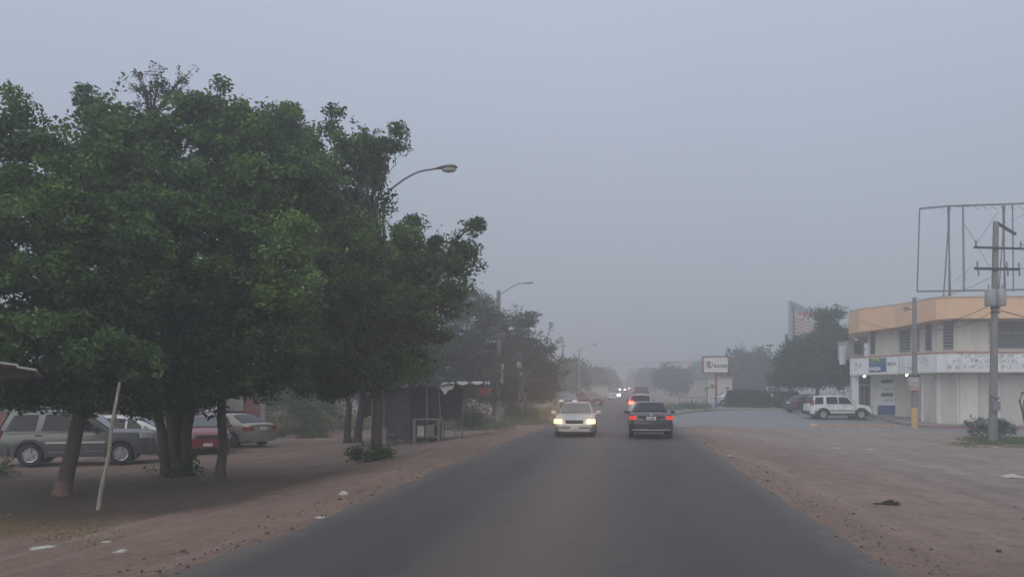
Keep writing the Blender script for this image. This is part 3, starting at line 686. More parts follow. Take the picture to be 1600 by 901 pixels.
def car(name, label, cat, loc, yaw, S, pm, group=None, head=None, tail=None, roll=0.0):
    L, W, H = S['L'], S['W'], S['H']; hw = W / 2; zb = S.get('zb', .2)
    root = thing(name, label, cat, loc, group, yaw)
    top = S['top']; xb0, xr0, xr1, xb1 = S['cab']
    def hwid(x):
        d = L / 2 - abs(x); return hw * interp([(0, .80), (.07, .89), (.22, .955), (.6, .99), (1.2, 1.0)], d)
    stn = sorted(set([round(v, 3) for v in ([-L / 2, -L / 2 + .07, -L / 2 + .22, -L / 2 + .6, L / 2 - .6, L / 2 - .22, L / 2 - .07, L / 2] + [p[0] for p in top] + list(np.linspace(-L / 2 + .8, L / 2 - .8, 9)))]))
    rings = []; vs = []; fs = []
    for x in stn:
        h = hwid(x); zt = interp(top, x); d = L / 2 - abs(x); b = zb + .10 * max(0, 1 - d / .6)
        half = [(0, b), (h * .86, b), (h * .965, b + .07), (h, b + (zt - b) * .45), (h * .985, zt - .17), (h * .945, zt - .06), (h * .84, zt - .014), (h * .5, zt + .014), (0, zt + .02)]
        ring = half + [(-y, z) for y, z in half[-2:0:-1]]
        vs += [(x, y, z) for y, z in ring]
    n = len(ring)
    for i in range(len(stn) - 1):
        for k in range(n): fs.append((i * n + k, (i + 1) * n + k, (i + 1) * n + (k + 1) % n, i * n + (k + 1) % n))
    fs.append(tuple(range(n))); fs.append(tuple((len(stn) - 1) * n + k for k in range(n))[::-1])
    # cabin
    zbelt = S['belt']
    wb = hw * S.get('wb', .95); wt = hw * S.get('wt', .76)
    def cab(x):
        zt = interp([(xb0, interp(top, xb0)), (xr0, H - .03), ((xr0 + xr1) / 2, H), (xr1, H - .03), (xb1, interp(top, xb1))], x)
        k = min(1, max(0, (x - xb0) / (xr0 - xb0 + 1e-6)), max(0, (xb1 - x) / (xb1 - xr1 + 1e-6)))
        zb_ = min(zbelt, interp(top, x)) - .04; wbx = wb * (.9 + .1 * k) if k < 1 else wb; wtx = wbx + (wt - wbx) * min(1, (zt - zb_) / (H - zbelt))
        return wbx, zb_, wtx, zt
    cst = [xb0, xb0 + (xr0 - xb0) * .5, xr0, (xr0 + xr1) / 2, xr1, xr1 + (xb1 - xr1) * .5, xb1]
    cv = []; cf = []
    for x in cst:
        a, z0, b, z1 = cab(x); half = [(0, z0 - .05), (a, z0 - .05), (a, z0), (b + .015, z1 - .07), (b - .03, z1 - .015), (b * .5, z1 + .012), (0, z1 + .018)]
        rg = half + [(-y, z) for y, z in half[-2:0:-1]]; cv += [(x, y, z) for y, z in rg]
    q = len(rg)
    for i in range(len(cst) - 1):
        for k in range(q): cf.append((i * q + k, (i + 1) * q + k, (i + 1) * q + (k + 1) % q, i * q + (k + 1) % q))
    cf.append(tuple(range(q))); cf.append(tuple((len(cst) - 1) * q + k for k in range(q))[::-1])
    body = MB().add(vs, fs).build('body', pm, root, smooth=True, angle=32)
    bm = bmesh.new(); bm.from_mesh(body.data); bmesh.ops.recalc_face_normals(bm, faces=bm.faces); bm.to_mesh(body.data); bm.free()
    rw = S.get('rw', .31); ax = S['axles']
    cut = MB()
    for xa in ax:
        for sd in (-1, 1): cut.tube([(xa, sd * (hw - .32), rw), (xa, sd * (hw + .2), rw)], rw + .055, 20)
    co = cut.build('cut', M_BLKP, root)
    bm = bmesh.new(); bm.from_mesh(co.data); bmesh.ops.recalc_face_normals(bm, faces=bm.faces); bm.to_mesh(co.data); bm.free()
    md = body.modifiers.new('b', 'BOOLEAN'); md.object = co; md.operation = 'DIFFERENCE'; md.solver = 'EXACT'
    try: md.material_mode = 'TRANSFER'
    except Exception: pass
    bpy.context.view_layer.update()
    me = bpy.data.meshes.new_from_object(body.evaluated_get(bpy.context.evaluated_depsgraph_get()))
    body.modifiers.clear()
    if len(me.polygons) > 50: body.data = me
    bpy.data.objects.remove(co)
    for p in body.data.polygons: p.use_smooth = True
    body.data.set_sharp_from_angle(angle=R(30))
    if S.get('cabin', True): MB().add(cv, cf).build('roof', S.get('roofmat', pm), root, smooth=True, angle=28)
    # glass
    def side_pt(x, z, sd, off=.012):
        a, z0, b, z1 = cab(x); t = (z - z0) / max(.02, (z1 - .07 - z0)); t = min(1, max(0, t)); return (x, sd * (a + (b + .015 - a) * t + off), z)
    for (x0, x1, t0, t1) in S.get('side_windows', []):        # bottom x0..x1, top t0..t1
        for sd in (-1, 1):
            g_ = MB(); N = 6; V = []
            for i in range(N + 1):
                u = i / N
                for v in range(4):
                    vv = v / 3; x = (x0 + (x1 - x0) * u) * (1 - vv) + (t0 + (t1 - t0) * u) * vv
                    a, z0, b, z1 = cab(x); zhi = z1 - .10; zlo = max(zbelt + .015, z0 + .03); z = zlo + (max(zlo + .01, zhi) - zlo) * vv
                    V.append(side_pt(x, z, sd))
            g_.add(V, [(i * 4 + v, (i + 1) * 4 + v, (i + 1) * 4 + v + 1, i * 4 + v + 1) for i in range(N) for v in range(3)])
            g_.build('side_window', M_GLASS, root, smooth=True, out=(0, sd, 0))
    def screen(nm, x0, x1, m_):
        g_ = MB(); V = []; N = 6
        for i in range(N + 1):
            u = -1 + 2 * i / N
            for v in range(5):
                x = x0 + (x1 - x0) * (.06 + .86 * v / 4); a, z0, b, z1 = cab(x); V.append((x + (.02 if x1 < x0 else -.02), u * (b - .05), z1 + .012 + .012 * (1 - u * u)))
        g_.add(V, [(i * 5 + v, (i + 1) * 5 + v, (i + 1) * 5 + v + 1, i * 5 + v + 1) for i in range(N) for v in range(4)]).build(nm, m_, root, smooth=True, out=(0, 0, 1))
    screen('windscreen', xb1, xr1, S.get('wsm', M_GLASS2)); screen('rear_window', xb0, xr0, M_GLASS)
    # end patches: follow the plan outline
    def patch(nm, end, y0, y1, z0, z1, m_, off=.012, th=.05, wrap=0.0, slant=0.0, parent=root):
        pts = []
        for i in range(9):
            y = y0 + (y1 - y0) * i / 8; ay = abs(y); d = interp([(0, 0), (hw * .80, 0), (hw * .89, .07), (hw * .955, .22), (hw * .99, .6)], ay)
            lift = .05 * (ay / hw) ** 2
            pts.append((end * (L / 2 - d - (lift if ay < hw * .8 else .05)), y))
        if wrap:
            sg = 1 if abs(y1) > abs(y0) else -1; yy = y1 if sg > 0 else y0; s_ = 1 if yy > 0 else -1
            ext = [(end * (L / 2 - .22 - wrap * k / 3), s_ * (hwid(L / 2 - .22 - wrap * k / 3))) for k in range(1, 4)]
            pts = pts + ext if sg > 0 else ext[::-1] + pts
        o_ = []; i_ = []
        for (x, y) in pts:
            v = Vector((x * .35, y * .9)); v = Vector((end * .8, y / hw * .6)).normalized()
            o_.append((x + v.x * off, y + v.y * off)); i_.append((x - v.x * th, y - v.y * th))
        poly = o_ + i_[::-1]; zz1 = [z1 + slant * abs(p[1]) for p in poly]
        return MB().prism(poly, z0, zz1).build(nm, m_, parent)
    hz0, hz1 = S['hl']; tz0, tz1 = S['tl']; hy = S.get('hly', .52); ty = S.get('tly', .58)
    for sd in (-1, 1):
        a, b = sorted((sd * hw * hy, sd * hw * .93), key=abs)
        hm = head[0 if sd < 0 else 1] if isinstance(head, tuple) else (head or M_HL)
        patch('headlight', 1, a, b, hz0, hz1, hm, off=.035, wrap=S.get('hlwrap', .05))
        a, b = sorted((sd * hw * ty, sd * hw * .93), key=abs)
        tm = tail[0 if sd < 0 else 1] if isinstance(tail, tuple) else (tail or M_TL)
        patch('tail_light', -1, a, b, tz0, tz1, tm, off=.035, wrap=S.get('tlwrap', .08))
    bmp = S.get('bumper', pm)
    patch('front_bumper', 1, -hw * .97, hw * .97, zb + .05, zb + .30, bmp, off=.045 if S.get('bumper') else .02, th=.06)
    rb = patch('rear_bumper', -1, -hw * .97, hw * .97, zb + .08, zb + .34, bmp, off=.05 if S.get('bumper') else .025, th=.06)
    if S.get('chrome_bumper'): patch('chrome_strip', -1, -hw * .82, hw * .82, zb + .10, zb + .135, M_CHR, off=.062, parent=rb)
    patch('grille', 1, -hw * .42, hw * .42, hz0 + .0, hz1 - .03, M_BLKP if not S.get('grille_chrome') else M_CHR, off=.02)
    if S.get('slots'):
        for k in range(7): patch('grille_slot', 1, -hw * .38 + k * hw * .115, -hw * .38 + k * hw * .115 + .045, hz0 + .02, hz1 - .05, M_BLKP, off=.026)
    patch('front_plate', 1, -.16, .16, zb + .12, zb + .24, M_PLATE, off=.06)
    pz = S.get('plate', .62)
    pl = patch('rear_plate', -1, -.18, .18, pz, pz + .13, M_PLATE, off=.03)
    for xa in ax:
        for sd in (-1, 1):
            wv = MB(); yo = sd * (hw - .015); yi = sd * (hw - .22); prof = [(rw * .62, yo - sd * .02), (rw * .66, yo), (rw * .93, yo - sd * .005), (rw, yo - sd * .04), (rw, yi + sd * .03), (rw * .9, yi), (rw * .3, yi)]
            V = []; Fc = []; N = 24
            for k in range(N):
                t = 2 * math.pi * k / N
                for r_, y in prof: V.append((xa + r_ * math.cos(t), y, rw + r_ * math.sin(t)))
            mprof = len(prof)
            for k in range(N):
                for j in range(mprof - 1): Fc.append((k * mprof + j, k * mprof + j + 1, ((k + 1) % N) * mprof + j + 1, ((k + 1) % N) * mprof + j))
            wh = wv.add(V, Fc).build('wheel', M_TYRE, root, smooth=True)
            rm = MB(); yy = yo - sd * .03
            rm.tube([(xa, yy - sd * .05, rw), (xa, yy - sd * .045, rw)], rw * .63, 20)
            for k in range(S.get('spokes', 5)):
                t = 2 * math.pi * k / S.get('spokes', 5) + .3; c, s_ = math.cos(t), math.sin(t)
                rm.box((xa + c * rw * .34, yy - sd * .01, rw + s_ * rw * .34), (rw * .6, .03, rw * .17), ry=-t)
            for k in range(24):
                t = 2 * math.pi * k / 24; t2 = 2 * math.pi * (k + 1) / 24
                rm.add([(xa + rr * math.cos(a_), yy + d_, rw + rr * math.sin(a_)) for a_ in (t, t2) for rr, d_ in ((rw * .56, 0), (rw * .65, sd * .012))], [(0, 1, 3, 2)])
            rm.tube([(xa, yy - sd * .02, rw), (xa, yy + sd * .012, rw)], rw * .13, 12)
            r_ob = rm.build('rim', M_RIM, wh, smooth=True)
    for sd in (-1, 1):
        mm = MB().box((xb1 - .42, sd * (hw + .10), zbelt + .07), (.13, .2, .14), bev=.035); mm.box((xb1 - .42, sd * (hw - .02), zbelt + .02), (.06, .14, .04))
        mm.build('wing_mirror', S.get('mirmat', pm), root, smooth=True)
        for xh in S.get('handles', []): MB().box((xh, sd * (hw + .002), zbelt - .12), (.2, .03, .035), bev=.008).build('door_handle', S.get('hmat', pm), root)
        if S.get('trim'):
            z_, m_ = S['trim']; MB().box(((ax[0] + ax[1]) / 2, sd * (hw + .002), z_), (ax[1] - ax[0] - 2 * rw - .16, .03, .06), bev=.01).build('side_trim', m_, root)
        if S.get('clad'):
            m_ = S['clad']; MB().box(((ax[0] + ax[1]) / 2, sd * (hw - .02), zb + .10), (ax[1] - ax[0] - 2 * rw - .12, .05, .17), bev=.02).build('sill', m_, root)
            for xa in ax:
                fl = MB()
                for k in range(14):
                    t0_, t1_ = math.pi * (k / 14) * 1.16 - .25, math.pi * ((k + 1) / 14) * 1.16 - .25
                    r0_, r1_ = rw + .05, rw + .13; V = [(xa + rr * math.cos(t), y, rw + rr * math.sin(t)) for t in (t0_, t1_) for rr in (r0_, r1_) for y in (sd * (hw - .05), sd * (hw + .02))]
                    fl.add(V, [(0, 1, 5, 4), (2, 3, 7, 6), (1, 3, 7, 5), (0, 2, 6, 4)])
                fl.build('arch_flare', S.get('flare', m_), root)
        if S.get('rails'):
            MB().tube([(xr0 + .1, sd * wt * .85, H), (xr0 + .2, sd * wt * .85, H + .06), (xr1 - .25, sd * wt * .85, H + .06), (xr1 - .15, sd * wt * .85, H - .01)], .018, 6).build('roof_rail', M_BLKP, root)
    if S.get('cross'):
        cr = MB()
        for xx in (xr0 + .4, xr1 - .5): cr.box((xx, 0, H + .06), (.05, wt * 1.7, .025))
        cr.build('roof_rack', M_BLKP, root)
    # door seams
    for xs_ in S.get('seams', []):
        for sd in (-1, 1): MB().box((xs_, sd * (hw - .005), (zb + .1 + zbelt) / 2 + .02), (.012, .014, zbelt - zb - .2)).build('door_seam', M_BLKP, root)
    return root, patch, pl

SEDAN = dict(L=4.55, W=1.76, H=1.46, belt=.93, zb=.19, rw=.315, axles=(-1.38, 1.33), cab=(-1.75, -1.0, .22, 1.0), hl=(.60, .76), tl=(.72, .90),
    top=[(-2.275, .78), (-2.21, .97), (-2.08, 1.02), (-1.75, 1.04), (-1.0, .97), (1.0, .97), (1.5, .90), (2.0, .80), (2.2, .70), (2.275, .58)],
    side_windows=[(-1.22, -.32, -.85, -.32), (-.24, .72, -.24, .2)], handles=(-.95, .05), seams=(-.28, .85), plate=.74)
SEDAN['wt'] = .66
SEDAN2 = dict(SEDAN, H=1.40, W=1.70, L=4.4, axles=(-1.32, 1.3), cab=(-1.7, -1.0, .15, .92), hl=(.56, .70), tl=(.70, .84), belt=.90,
    top=[(-2.2, .74), (-2.14, .93), (-1.7, .97), (-1.0, .93), (.92, .93), (1.5, .84), (2.0, .75), (2.14, .66), (2.2, .54)],
    side_windows=[(-1.2, -.32, -.85, -.32), (-.24, .66, -.24, .15)])
HATCH = dict(L=4.0, W=1.70, H=1.50, belt=.95, zb=.18, rw=.30, axles=(-1.25, 1.22), cab=(-1.98, -1.55, .15, 1.1), hl=(.62, .78), tl=(.82, 1.02), tlwrap=.02,
    top=[(-2.0, .80), (-1.95, .97), (1.1, .98), (1.6, .86), (1.92, .72), (2.0, .58)],
    side_windows=[(-1.7, -.95, -1.5, -1.0), (-.88, -.1, -.92, -.1), (-.02, .82, -.02, .2)], handles=(-.7, .15), seams=(-.06, .9), plate=.70)
SUV = dict(L=4.4, W=1.78, H=1.68, belt=1.06, zb=.26, rw=.35, axles=(-1.32, 1.30), cab=(-2.13, -1.93, .35, 1.05), hl=(.78, .94), tl=(.98, 1.38), tly=.80, tlwrap=0.0, wt=.80,
    top=[(-2.2, .95), (-2.14, 1.07), (1.05, 1.07), (1.7, 1.0), (2.03, .90), (2.14, .80), (2.2, .66)], clad=M_BLKP, bumper=M_BLKP,
    side_windows=[(-1.94, -1.32, -1.82, -1.3), (-1.1, -.32, -1.1, -.32), (-.25, .86, -.25, .40)], handles=(-.95, .15), seams=(-.28, .9), plate=.85, hmat=M_BLKP)
JEEP = dict(L=4.6, W=1.84, H=1.74, belt=1.10, zb=.28, rw=.37, hlwrap=.2, axles=(-1.30, 1.29), cab=(-2.2, -1.88, .22, .98), hl=(.86, 1.02), tl=(.9, 1.15), tly=.82, tlwrap=.0, wt=.80,
    top=[(-2.3, .98), (-2.22, 1.10), (.98, 1.11), (1.7, 1.09), (2.1, 1.05), (2.24, .98), (2.3, .72)], side_windows=[(-2.02, -1.16, -1.74, -1.06), (-.98, -.16, -.86, -.14), (-.08, .74, -.08, .24)],
    handles=(-1.05, -.02), seams=(-.12, .86), plate=.8, rails=True, cross=True, slots=True, spokes=5, hmat=M_BLKP, mirmat=M_BLKP)
VAN = dict(SUV, H=1.95, W=1.85, L=4.7, belt=1.12)
P_BLACK = paint('black blue car paint', (.018, .021, .028), .25, .2)
P_SILV = paint('silver beige car paint', (.50, .50, .48), .35, .5)
P_WHITE = paint('white car paint', (.62, .63, .63), .35, 0)
P_JEEP = paint('champagne silver car paint', (.105, .11, .106), .35, .4)
P_RED = paint('red car paint', (.20, .012, .012), .35, .1)
P_BEIGE = paint('beige car paint', (.30, .28, .22), .35, .4)
P_DRED = paint('dark red car paint', (.14, .025, .022), .4, .1)
P_DARK = paint('charcoal car paint', (.035, .04, .05), .3, .2)
P_GREY = paint('grey car paint', (.18, .19, .20), .35, .3)
AW = math.atan2(1, RD); TW = AW + math.pi
def road_loc(px, Y):
    x = (px - CX) / F * Y; s = x - R0 - RD * Y; return Vector((x, Y, terr(x, Y) + (0.03 + .025 * (1 - (s / 3.6) ** 2) if abs(s) < 3.6 else 0)))

def lamp_light(car_, kind, x, y, z, power, col, aim, size=70):
    l = bpy.data.lights.new('lamp_light', kind); l.energy = power; l.color = col; l.shadow_soft_size = .07
    if kind == 'SPOT': l.spot_size = R(size); l.spot_blend = .9
    o = bpy.data.objects.new('lamp_light', l); COL.objects.link(o); o.parent = car_; o.location = (x, y, z); o.rotation_euler = Vector(aim).to_track_quat('-Z', 'Y').to_euler(); return o
# black sedan ahead
S = dict(SEDAN, W=1.73, H=1.44, wt=.62, tly=.66, tl=(.75, .90), zb=.24, rw=.325, chrome_bumper=True, mirmat=P_BLACK)
b_, patch, pl = car('sedan', 'black sedan driving away with red tail lights on and round badge on the boot', 'car', road_loc(1015, 33.2), AW, S, P_BLACK, 'cars driving on the main road', tail=M_TLON)
mb = MB().tube([(-2.268, 0, .955), (-2.285, 0, .955)], .055, 16); mb.build('badge', M_CHR, b_)
MB().tube([(-2.1, .52, .22), (-2.32, .52, .22)], .035, 10).build('exhaust', M_BLKP, b_)
patch('boot_seam', -1, -.62, .62, .655, .665, M_BLKP, off=.02)
patch('boot_recess', -1, -.50, .50, .70, .90, M_BLKP, off=.006)
mb = MB(); scribble(mb, Vector((-2.318, .14, .77)), (0, -1, 0), .26, .07, (-1, 0, 0), 3, .012); mb.build('plate_characters', M_BLKP, pl)
# silver oncoming
b_, patch, _ = car('sedan', 'old silver beige sedan coming toward the viewer with warm yellow headlights on', 'car', road_loc(901, 34.4), TW + .02, dict(SEDAN2, hly=.60, hl=(.55, .72), wt=.66, mirmat=P_WHITE), P_SILV, 'cars driving on the main road', head=M_HLON)
patch('bumper_moulding', 1, -.74, .74, .37, .41, M_BLKP, off=.055)
for sd in (-1, 1): lamp_light(b_, 'SPOT', 2.32, sd * .6, .64, 750, (1, .5, .18), (1, 0, .17), 27)
b_, _, _ = car('hatchback', 'white hatchback glowing pink from its bright left brake light ahead of the black sedan', 'car', road_loc(1001, 58), AW - .02, dict(HATCH, mirmat=M_BLKP), P_WHITE, 'cars driving on the main road', tail=(M_TLON, M_TLHOT))
lamp_light(b_, 'SPOT', -2.12, .62, .92, 450, (1, .06, .04), (-1, 0, .17), 30)
car('van', 'tall dark red vehicle driving away just beyond the white hatchback', 'van', road_loc(1001.5, 100), AW, VAN, P_DRED, 'cars driving on the main road')
car('sedan', 'white car approaching in the haze with a single white headlight lit', 'car', road_loc(960, 114), TW, SEDAN, P_WHITE, 'cars driving on the main road', head=(M_HL, M_HLFAR))
fc, _, _ = car('sedan', 'barely visible approaching car with two small yellow headlights far down the road', 'car', road_loc(972.6, 225), TW, SEDAN, P_GREY, 'cars driving on the main road', head=M_HLFAR)
for sd in (-1, 1): lamp_light(fc, 'SPOT', 2.4, sd * .6, .68, 1500, (1, .72, .3), (1, 0, .1), 20)
fc, _, _ = car('sedan', 'farther approaching car showing one headlight just right of the pair', 'car', road_loc(980.4, 290), TW, SEDAN, P_GREY, 'cars driving on the main road', head=(M_HL, M_HLFAR))
fc, _, _ = car('sedan', 'farthest approaching car, its light the highest dot on the road', 'car', road_loc(982.5, 400), TW, SEDAN, P_GREY, 'cars driving on the main road', head=(M_HL, M_HLFAR))
# parked left, far
car('parked_car', 'dark red vehicle parked on the left verge in the haze', 'car', road_loc(920, 84), TW + .5, dict(HATCH, H=1.5), P_DRED, 'cars parked on the left verge')
car('sedan', 'dark low car with two faint lights on, left of the parked dark red vehicle', 'car', road_loc(890, 80), TW, dict(SEDAN, H=1.34), P_DARK, 'cars parked on the left verge', head=M_HLDIM)
# parked left, near
jl = Vector(((129 - CX) / F * 26.2, 26.2, 0)); jl.z = terr(jl.x, jl.y)
car('station_wagon', 'silver grey off road wagon with roof rack parked behind the leaning tree', 'car', jl, R(16), dict(JEEP, trim=(.74, mat('pale side moulding', (.5, .5, .48), .5)), clad=paint('grey lower body', (.055, .058, .06), .5, .1), flare=paint('grey lower body', (.055, .058, .06), .5, .1), bumper=paint('grey lower body', (.055, .058, .06), .5, .1)), P_JEEP, 'cars parked under the trees')
def park(px, Y): v = Vector(((px - CX) / F * Y, Y, 0)); v.z = terr(v.x, v.y) + .01; return v
car('hatchback', 'white car parked just beyond the nose of the off road wagon', 'car', park(213, 31), R(2), dict(HATCH, L=4.2, H=1.46), P_WHITE, 'cars parked under the trees')
car('sedan', 'red car parked between the trunk cluster and the slim tree', 'car', park(316, 32), R(-64), dict(SEDAN, H=1.4), P_RED, 'cars parked under the trees')
car('sedan', 'beige sedan seen from its rear, right of the slim tree', 'car', park(352, 35), R(152), dict(SEDAN, H=1.42), P_BEIGE, 'cars parked under the trees')
# parked right
car('suv', 'white compact suv with black lower cladding parked before the corner shops', 'car', park(1309, 56.6), R(-1), dict(SUV, trim=(.62, M_BLKP)), P_WHITE, 'cars parked on the right')
car('sedan', 'charcoal sedan half hidden behind the tail of the white suv', 'car', park(1266, 64.5), R(24), SEDAN, P_DARK, 'cars parked on the right')
car('sedan', 'hazy white car showing only its roof behind the longer hedge', 'car', park(1147, 84), R(0), SEDAN, P_WHITE, 'cars parked on the right')
car('van', 'hazy pale van behind the gap between the two hedges', 'van', park(1206, 92), R(80), VAN, P_WHITE, 'cars parked on the right')

# ================================================================ STREET FURNITURE
M_CPOLE = mat('pole concrete', (.21, .205, .20), .9, var=.15, scale=3, bump=.3, dirt=.4)
M_STEEL = mat('galvanised steel', (.24, .25, .26), .5, .5, var=.15, scale=4)
M_LAMP = mat('lamp housing', (.16, .15, .15), .5, .2, var=.15)
M_LENS = mat('lamp glass cover', (.34, .34, .33), .3, var=.1)
M_DK = mat('dark painted steel', (.05, .055, .06), .5, .2, var=.2)
M_WIRE = mat('electric wire', (.03, .03, .032), .7)
GLAMP = 'street lamps'
def street_lamp(label, base, H, arm, head_len, r=.1, pole_m=None, group=GLAMP, led=False, top_extra=0.0):
    root = thing('street_lamp', label, 'street lamp', base, group)
    t = base + Vector((0, 0, H)); MB().tube([base + Vector((0, 0, -.3)), t + Vector((0, 0, top_extra))], [r * 1.25, r * .8], 10).build('pole', pole_m or M_CPOLE, root, base, smooth=True)
    ax_, az = arm; pts = []
    for i in range(9):
        u = i / 8; pts.append(t + Vector((ax_ * u, 0, az * math.sin(u * math.pi / 2) ** 1.05 if az > 0 else az * u)))
    MB().tube(pts, .035, 8).build('arm', M_STEEL, root, base, smooth=True)
    e_ = pts[-1]; s = 1 if ax_ > 0 else -1
    hd = MB()
    if led: hd.box(e_ + Vector((s * head_len * .5, 0, .0)), (head_len, .28, .07), ry=-.12 * s, bev=.02)
    else:
        prof = [(0, .05, 0), (.15, .075, .01), (.4, .13, .03), (.7, .16, .035), (.9, .14, .02), (1, .04, 0)]
        V = []; n = 12
        for (u, rr, dz) in prof:
            for k in range(n):
                a = 2 * math.pi * k / n; V.append(e_ + Vector((s * u * head_len, math.cos(a) * rr, dz + u * .06 + math.sin(a) * rr * (.6 if math.sin(a) > 0 else .25))))
        hd.add(V, [(i * n + k, i * n + (k + 1) % n, (i + 1) * n + (k + 1) % n, (i + 1) * n + k) for i in range(5) for k in range(n)] + [tuple(range(n)), tuple(5 * n + k for k in range(n))])
    ho = hd.build('lamp_head', M_LAMP, root, base, smooth=True)
    if not led: MB().ell(e_ + Vector((s * head_len * .66, 0, .0)), (head_len * .30, .13, .11), 14, 8).build('lamp_glass', M_LENS, ho, base, smooth=True)
    return root
b = G(585, 27); street_lamp('tall street lamp with a curved arm whose pole is hidden behind the nearest roadside tree', b, (CAMH - (318 - HZ) / F * 27) - b.z, (1.95, 1.15), .86, .09, M_STEEL)
b = GP(779, 661); k = b.y / F
street_lamp('street lamp on a leaning concrete pole with papers tied to it, beside the shed', b, (CAMH + (HZ - 462) * k) - b.z, (1.75, .86), .55, .17, group=GLAMP, led=True, top_extra=.35)
mb = MB().box(P(784.5, 583, b.y - .25), (.18, .05, 1.3), ry=.02); mb.build('tied_paper', M_PLATE, bpy.data.objects[-1] if False else [o for o in COL.objects if o.get('label', '').startswith('street lamp on a leaning')][0], b)
b = G(905, 118); street_lamp('faint street lamp in the fog on the left side of the road', b, (CAMH + (HZ - 545) * 118 / F) - b.z, (1.7, .6), .9, .12)
b = G(1330, 72); street_lamp('street lamp behind the corner building with its arm pointing left over the roof', b, (CAMH + (HZ - 484) * 72 / F) - b.z, (-.9, .35), .75, .08, M_STEEL)
b = GP(1429, 669); k = b.y / F
root = street_lamp('short street lamp on a concrete pole with a yellow painted foot and meter box', b, (CAMH + (HZ - 484) * k) - b.z, (-.25, .02), .42, .15, top_extra=.75)
MB().tube([b + Vector((0, 0, -.1)), b + Vector((0, 0, 1.22)), b + Vector((0, 0, 1.25))], [.21, .185, .17], 12).build('painted_foot', mat('yellow pole paint', (.55, .36, .14), .8, var=.2, scale=4, dirt=.3), root, b, smooth=True)
mx_ = P(1427, 597, b.y - .2); mbx = MB().box(mx_, (.62, .32, .62), bev=.04); mo = mbx.build('meter_box', M_LENS, root, b)
MB().box(mx_ + Vector((0, -.17, .1)), (.3, .03, .2)).build('meter_window', M_CHR, mo, b)
MB().box(mx_ + Vector((0, -.02, -.42)), (.66, .3, .22), bev=.08).build('meter_hood', mat('pinkish hood paint', (.42, .25, .2), .8), root, b)
MB().box(mx_ + Vector((0, -.0, .42)), (.6, .36, .08), bev=.02).build('meter_lid', M_DK, root, b)
# thin far poles
b = G(879, 110); root = thing('utility_pole', 'thin bare utility pole in the haze left of the third street lamp', 'pole', b)
MB().tube([b, P(879.5, 532, 110)], [.16, .11], 8).build('shaft', M_CPOLE, root, b); MB().box(P(879.5, 540, 110), (.9, .1, .1)).build('cross_arm', M_DK, root, b)
for (px, py, Y, lab) in [(1203, 540, 88, 'tall plaza floodlight pole between the hedges'), (1186, 545, 105, 'fainter plaza floodlight pole behind the longer hedge')]:
    b = G(px, Y); root = thing('floodlight_pole', lab, 'light pole', b, 'plaza floodlight poles')
    t = P(px, py, Y); MB().tube([b, t], [.09, .05], 8).build('pole', M_DK, root, b); MB().box(t + Vector((0, 0, .05)), (.7, .5, .18), bev=.05).build('lamp_head', M_LAMP, root, b)

# transformer pole
b = GP(1551, 690); Yp = b.y; root = thing('utility_pole', 'concrete utility pole with three cross arms and round transformers, right of the picture', 'pole', b)
MB().tube([b + Vector((0, 0, -.3)), P(1556, 346, Yp)], [.19, .115], 12).build('shaft', M_CPOLE, root, b, smooth=True)
def pp(px, py, dy=0): return P(px, py, Yp + dy)
a1 = MB().box(pp(1556, 347).lerp(pp(1587, 366), .5), ((pp(1587, 366) - pp(1556, 347)).length, .1, .1), ry=math.atan2(19, 31)); a1.build('cross_arm', M_DK, root, b)
c1 = MB().box(pp(1562, 387.5, -.18), (80 / F * Yp, .09, .09), ry=.03).build('cross_arm', M_DK, root, b)
c2 = MB().box(pp(1558, 420, -.18), (70 / F * Yp, .11, .11), ry=.02).build('cross_arm', M_DK, root, b)
M_INS = mat('porcelain insulator', (.16, .15, .15), .3)
for par, px, py in ((c1, 1525, 383), (c1, 1595, 385), (c2, 1527, 416), (c2, 1573, 417), (c2, 1592, 418), (c1, 1569, 348)):
    i_ = MB()
    for j in range(4): i_.tube([pp(px, py, -.18) + Vector((0, 0, -.02 + j * .06)), pp(px, py, -.18) + Vector((0, 0, .0 + j * .06))], .05, 8)
    i_.tube([pp(px, py, -.18) + Vector((0, 0, -.05)), pp(px, py, -.18) + Vector((0, 0, .25))], .02, 6); i_.build('insulator', M_INS, par, b)
for px in (1528, 1574, 1592):
    MB().tube([pp(px, 421, -.25), pp(px + 1, 426, -.3), pp(px + 1, 431, -.3)], [.05, .04, .03], 8).build('fuse_cutout', M_INS, root, b)
M_TR = mat('transformer grey', (.30, .32, .33), .5, .1, var=.1, dirt=.3)
for px, dy in ((1547.5, -.35), (1563, -.2)):
    t = MB().tube([pp(px, 478, dy), pp(px, 476.5, dy), pp(px, 455, dy), pp(px, 452, dy)], [.2, .23, .23, .17], 16); to = t.build('transformer', M_TR, root, b, smooth=True)
    for q in (-.08, .08): MB().tube([pp(px, 453, dy) + Vector((q, 0, 0)), pp(px, 444, dy) + Vector((q, 0, 0))], [.035, .02], 6).build('bushing', M_INS, to, b)
for py in (481, 488): MB().tube([pp(1555, py + 1), pp(1555, py - 1)], .2, 12).build('pole_band', M_DK, root, b)
MB().box(pp(1553, 618, -.2), (.5, .12, .1), ry=.5).build('bracket', M_CPOLE, root, b)
MB().box(pp(1556, 634, -.22), (.3, .2, .42)).build('junction_box', M_STEEL, root, b)
def wire(label, a, b_, sag, r=.012, group='overhead wires'):
    pts = []
    for i in range(17):
        u = i / 16; p = Vector(a).lerp(Vector(b_), u); p.z -= sag * 4 * u * (1 - u); pts.append(p)
    o = MB().tube(pts, r, 4).build('overhead_wire', M_WIRE, org=Vector(a)); return tag(o, label, 'wire', group)
wire('sagging dark cable from the transformer pole to the short yellow footed lamp', pp(1550, 487), P(1429, 508, GP(1429, 669).y), .5, .014)
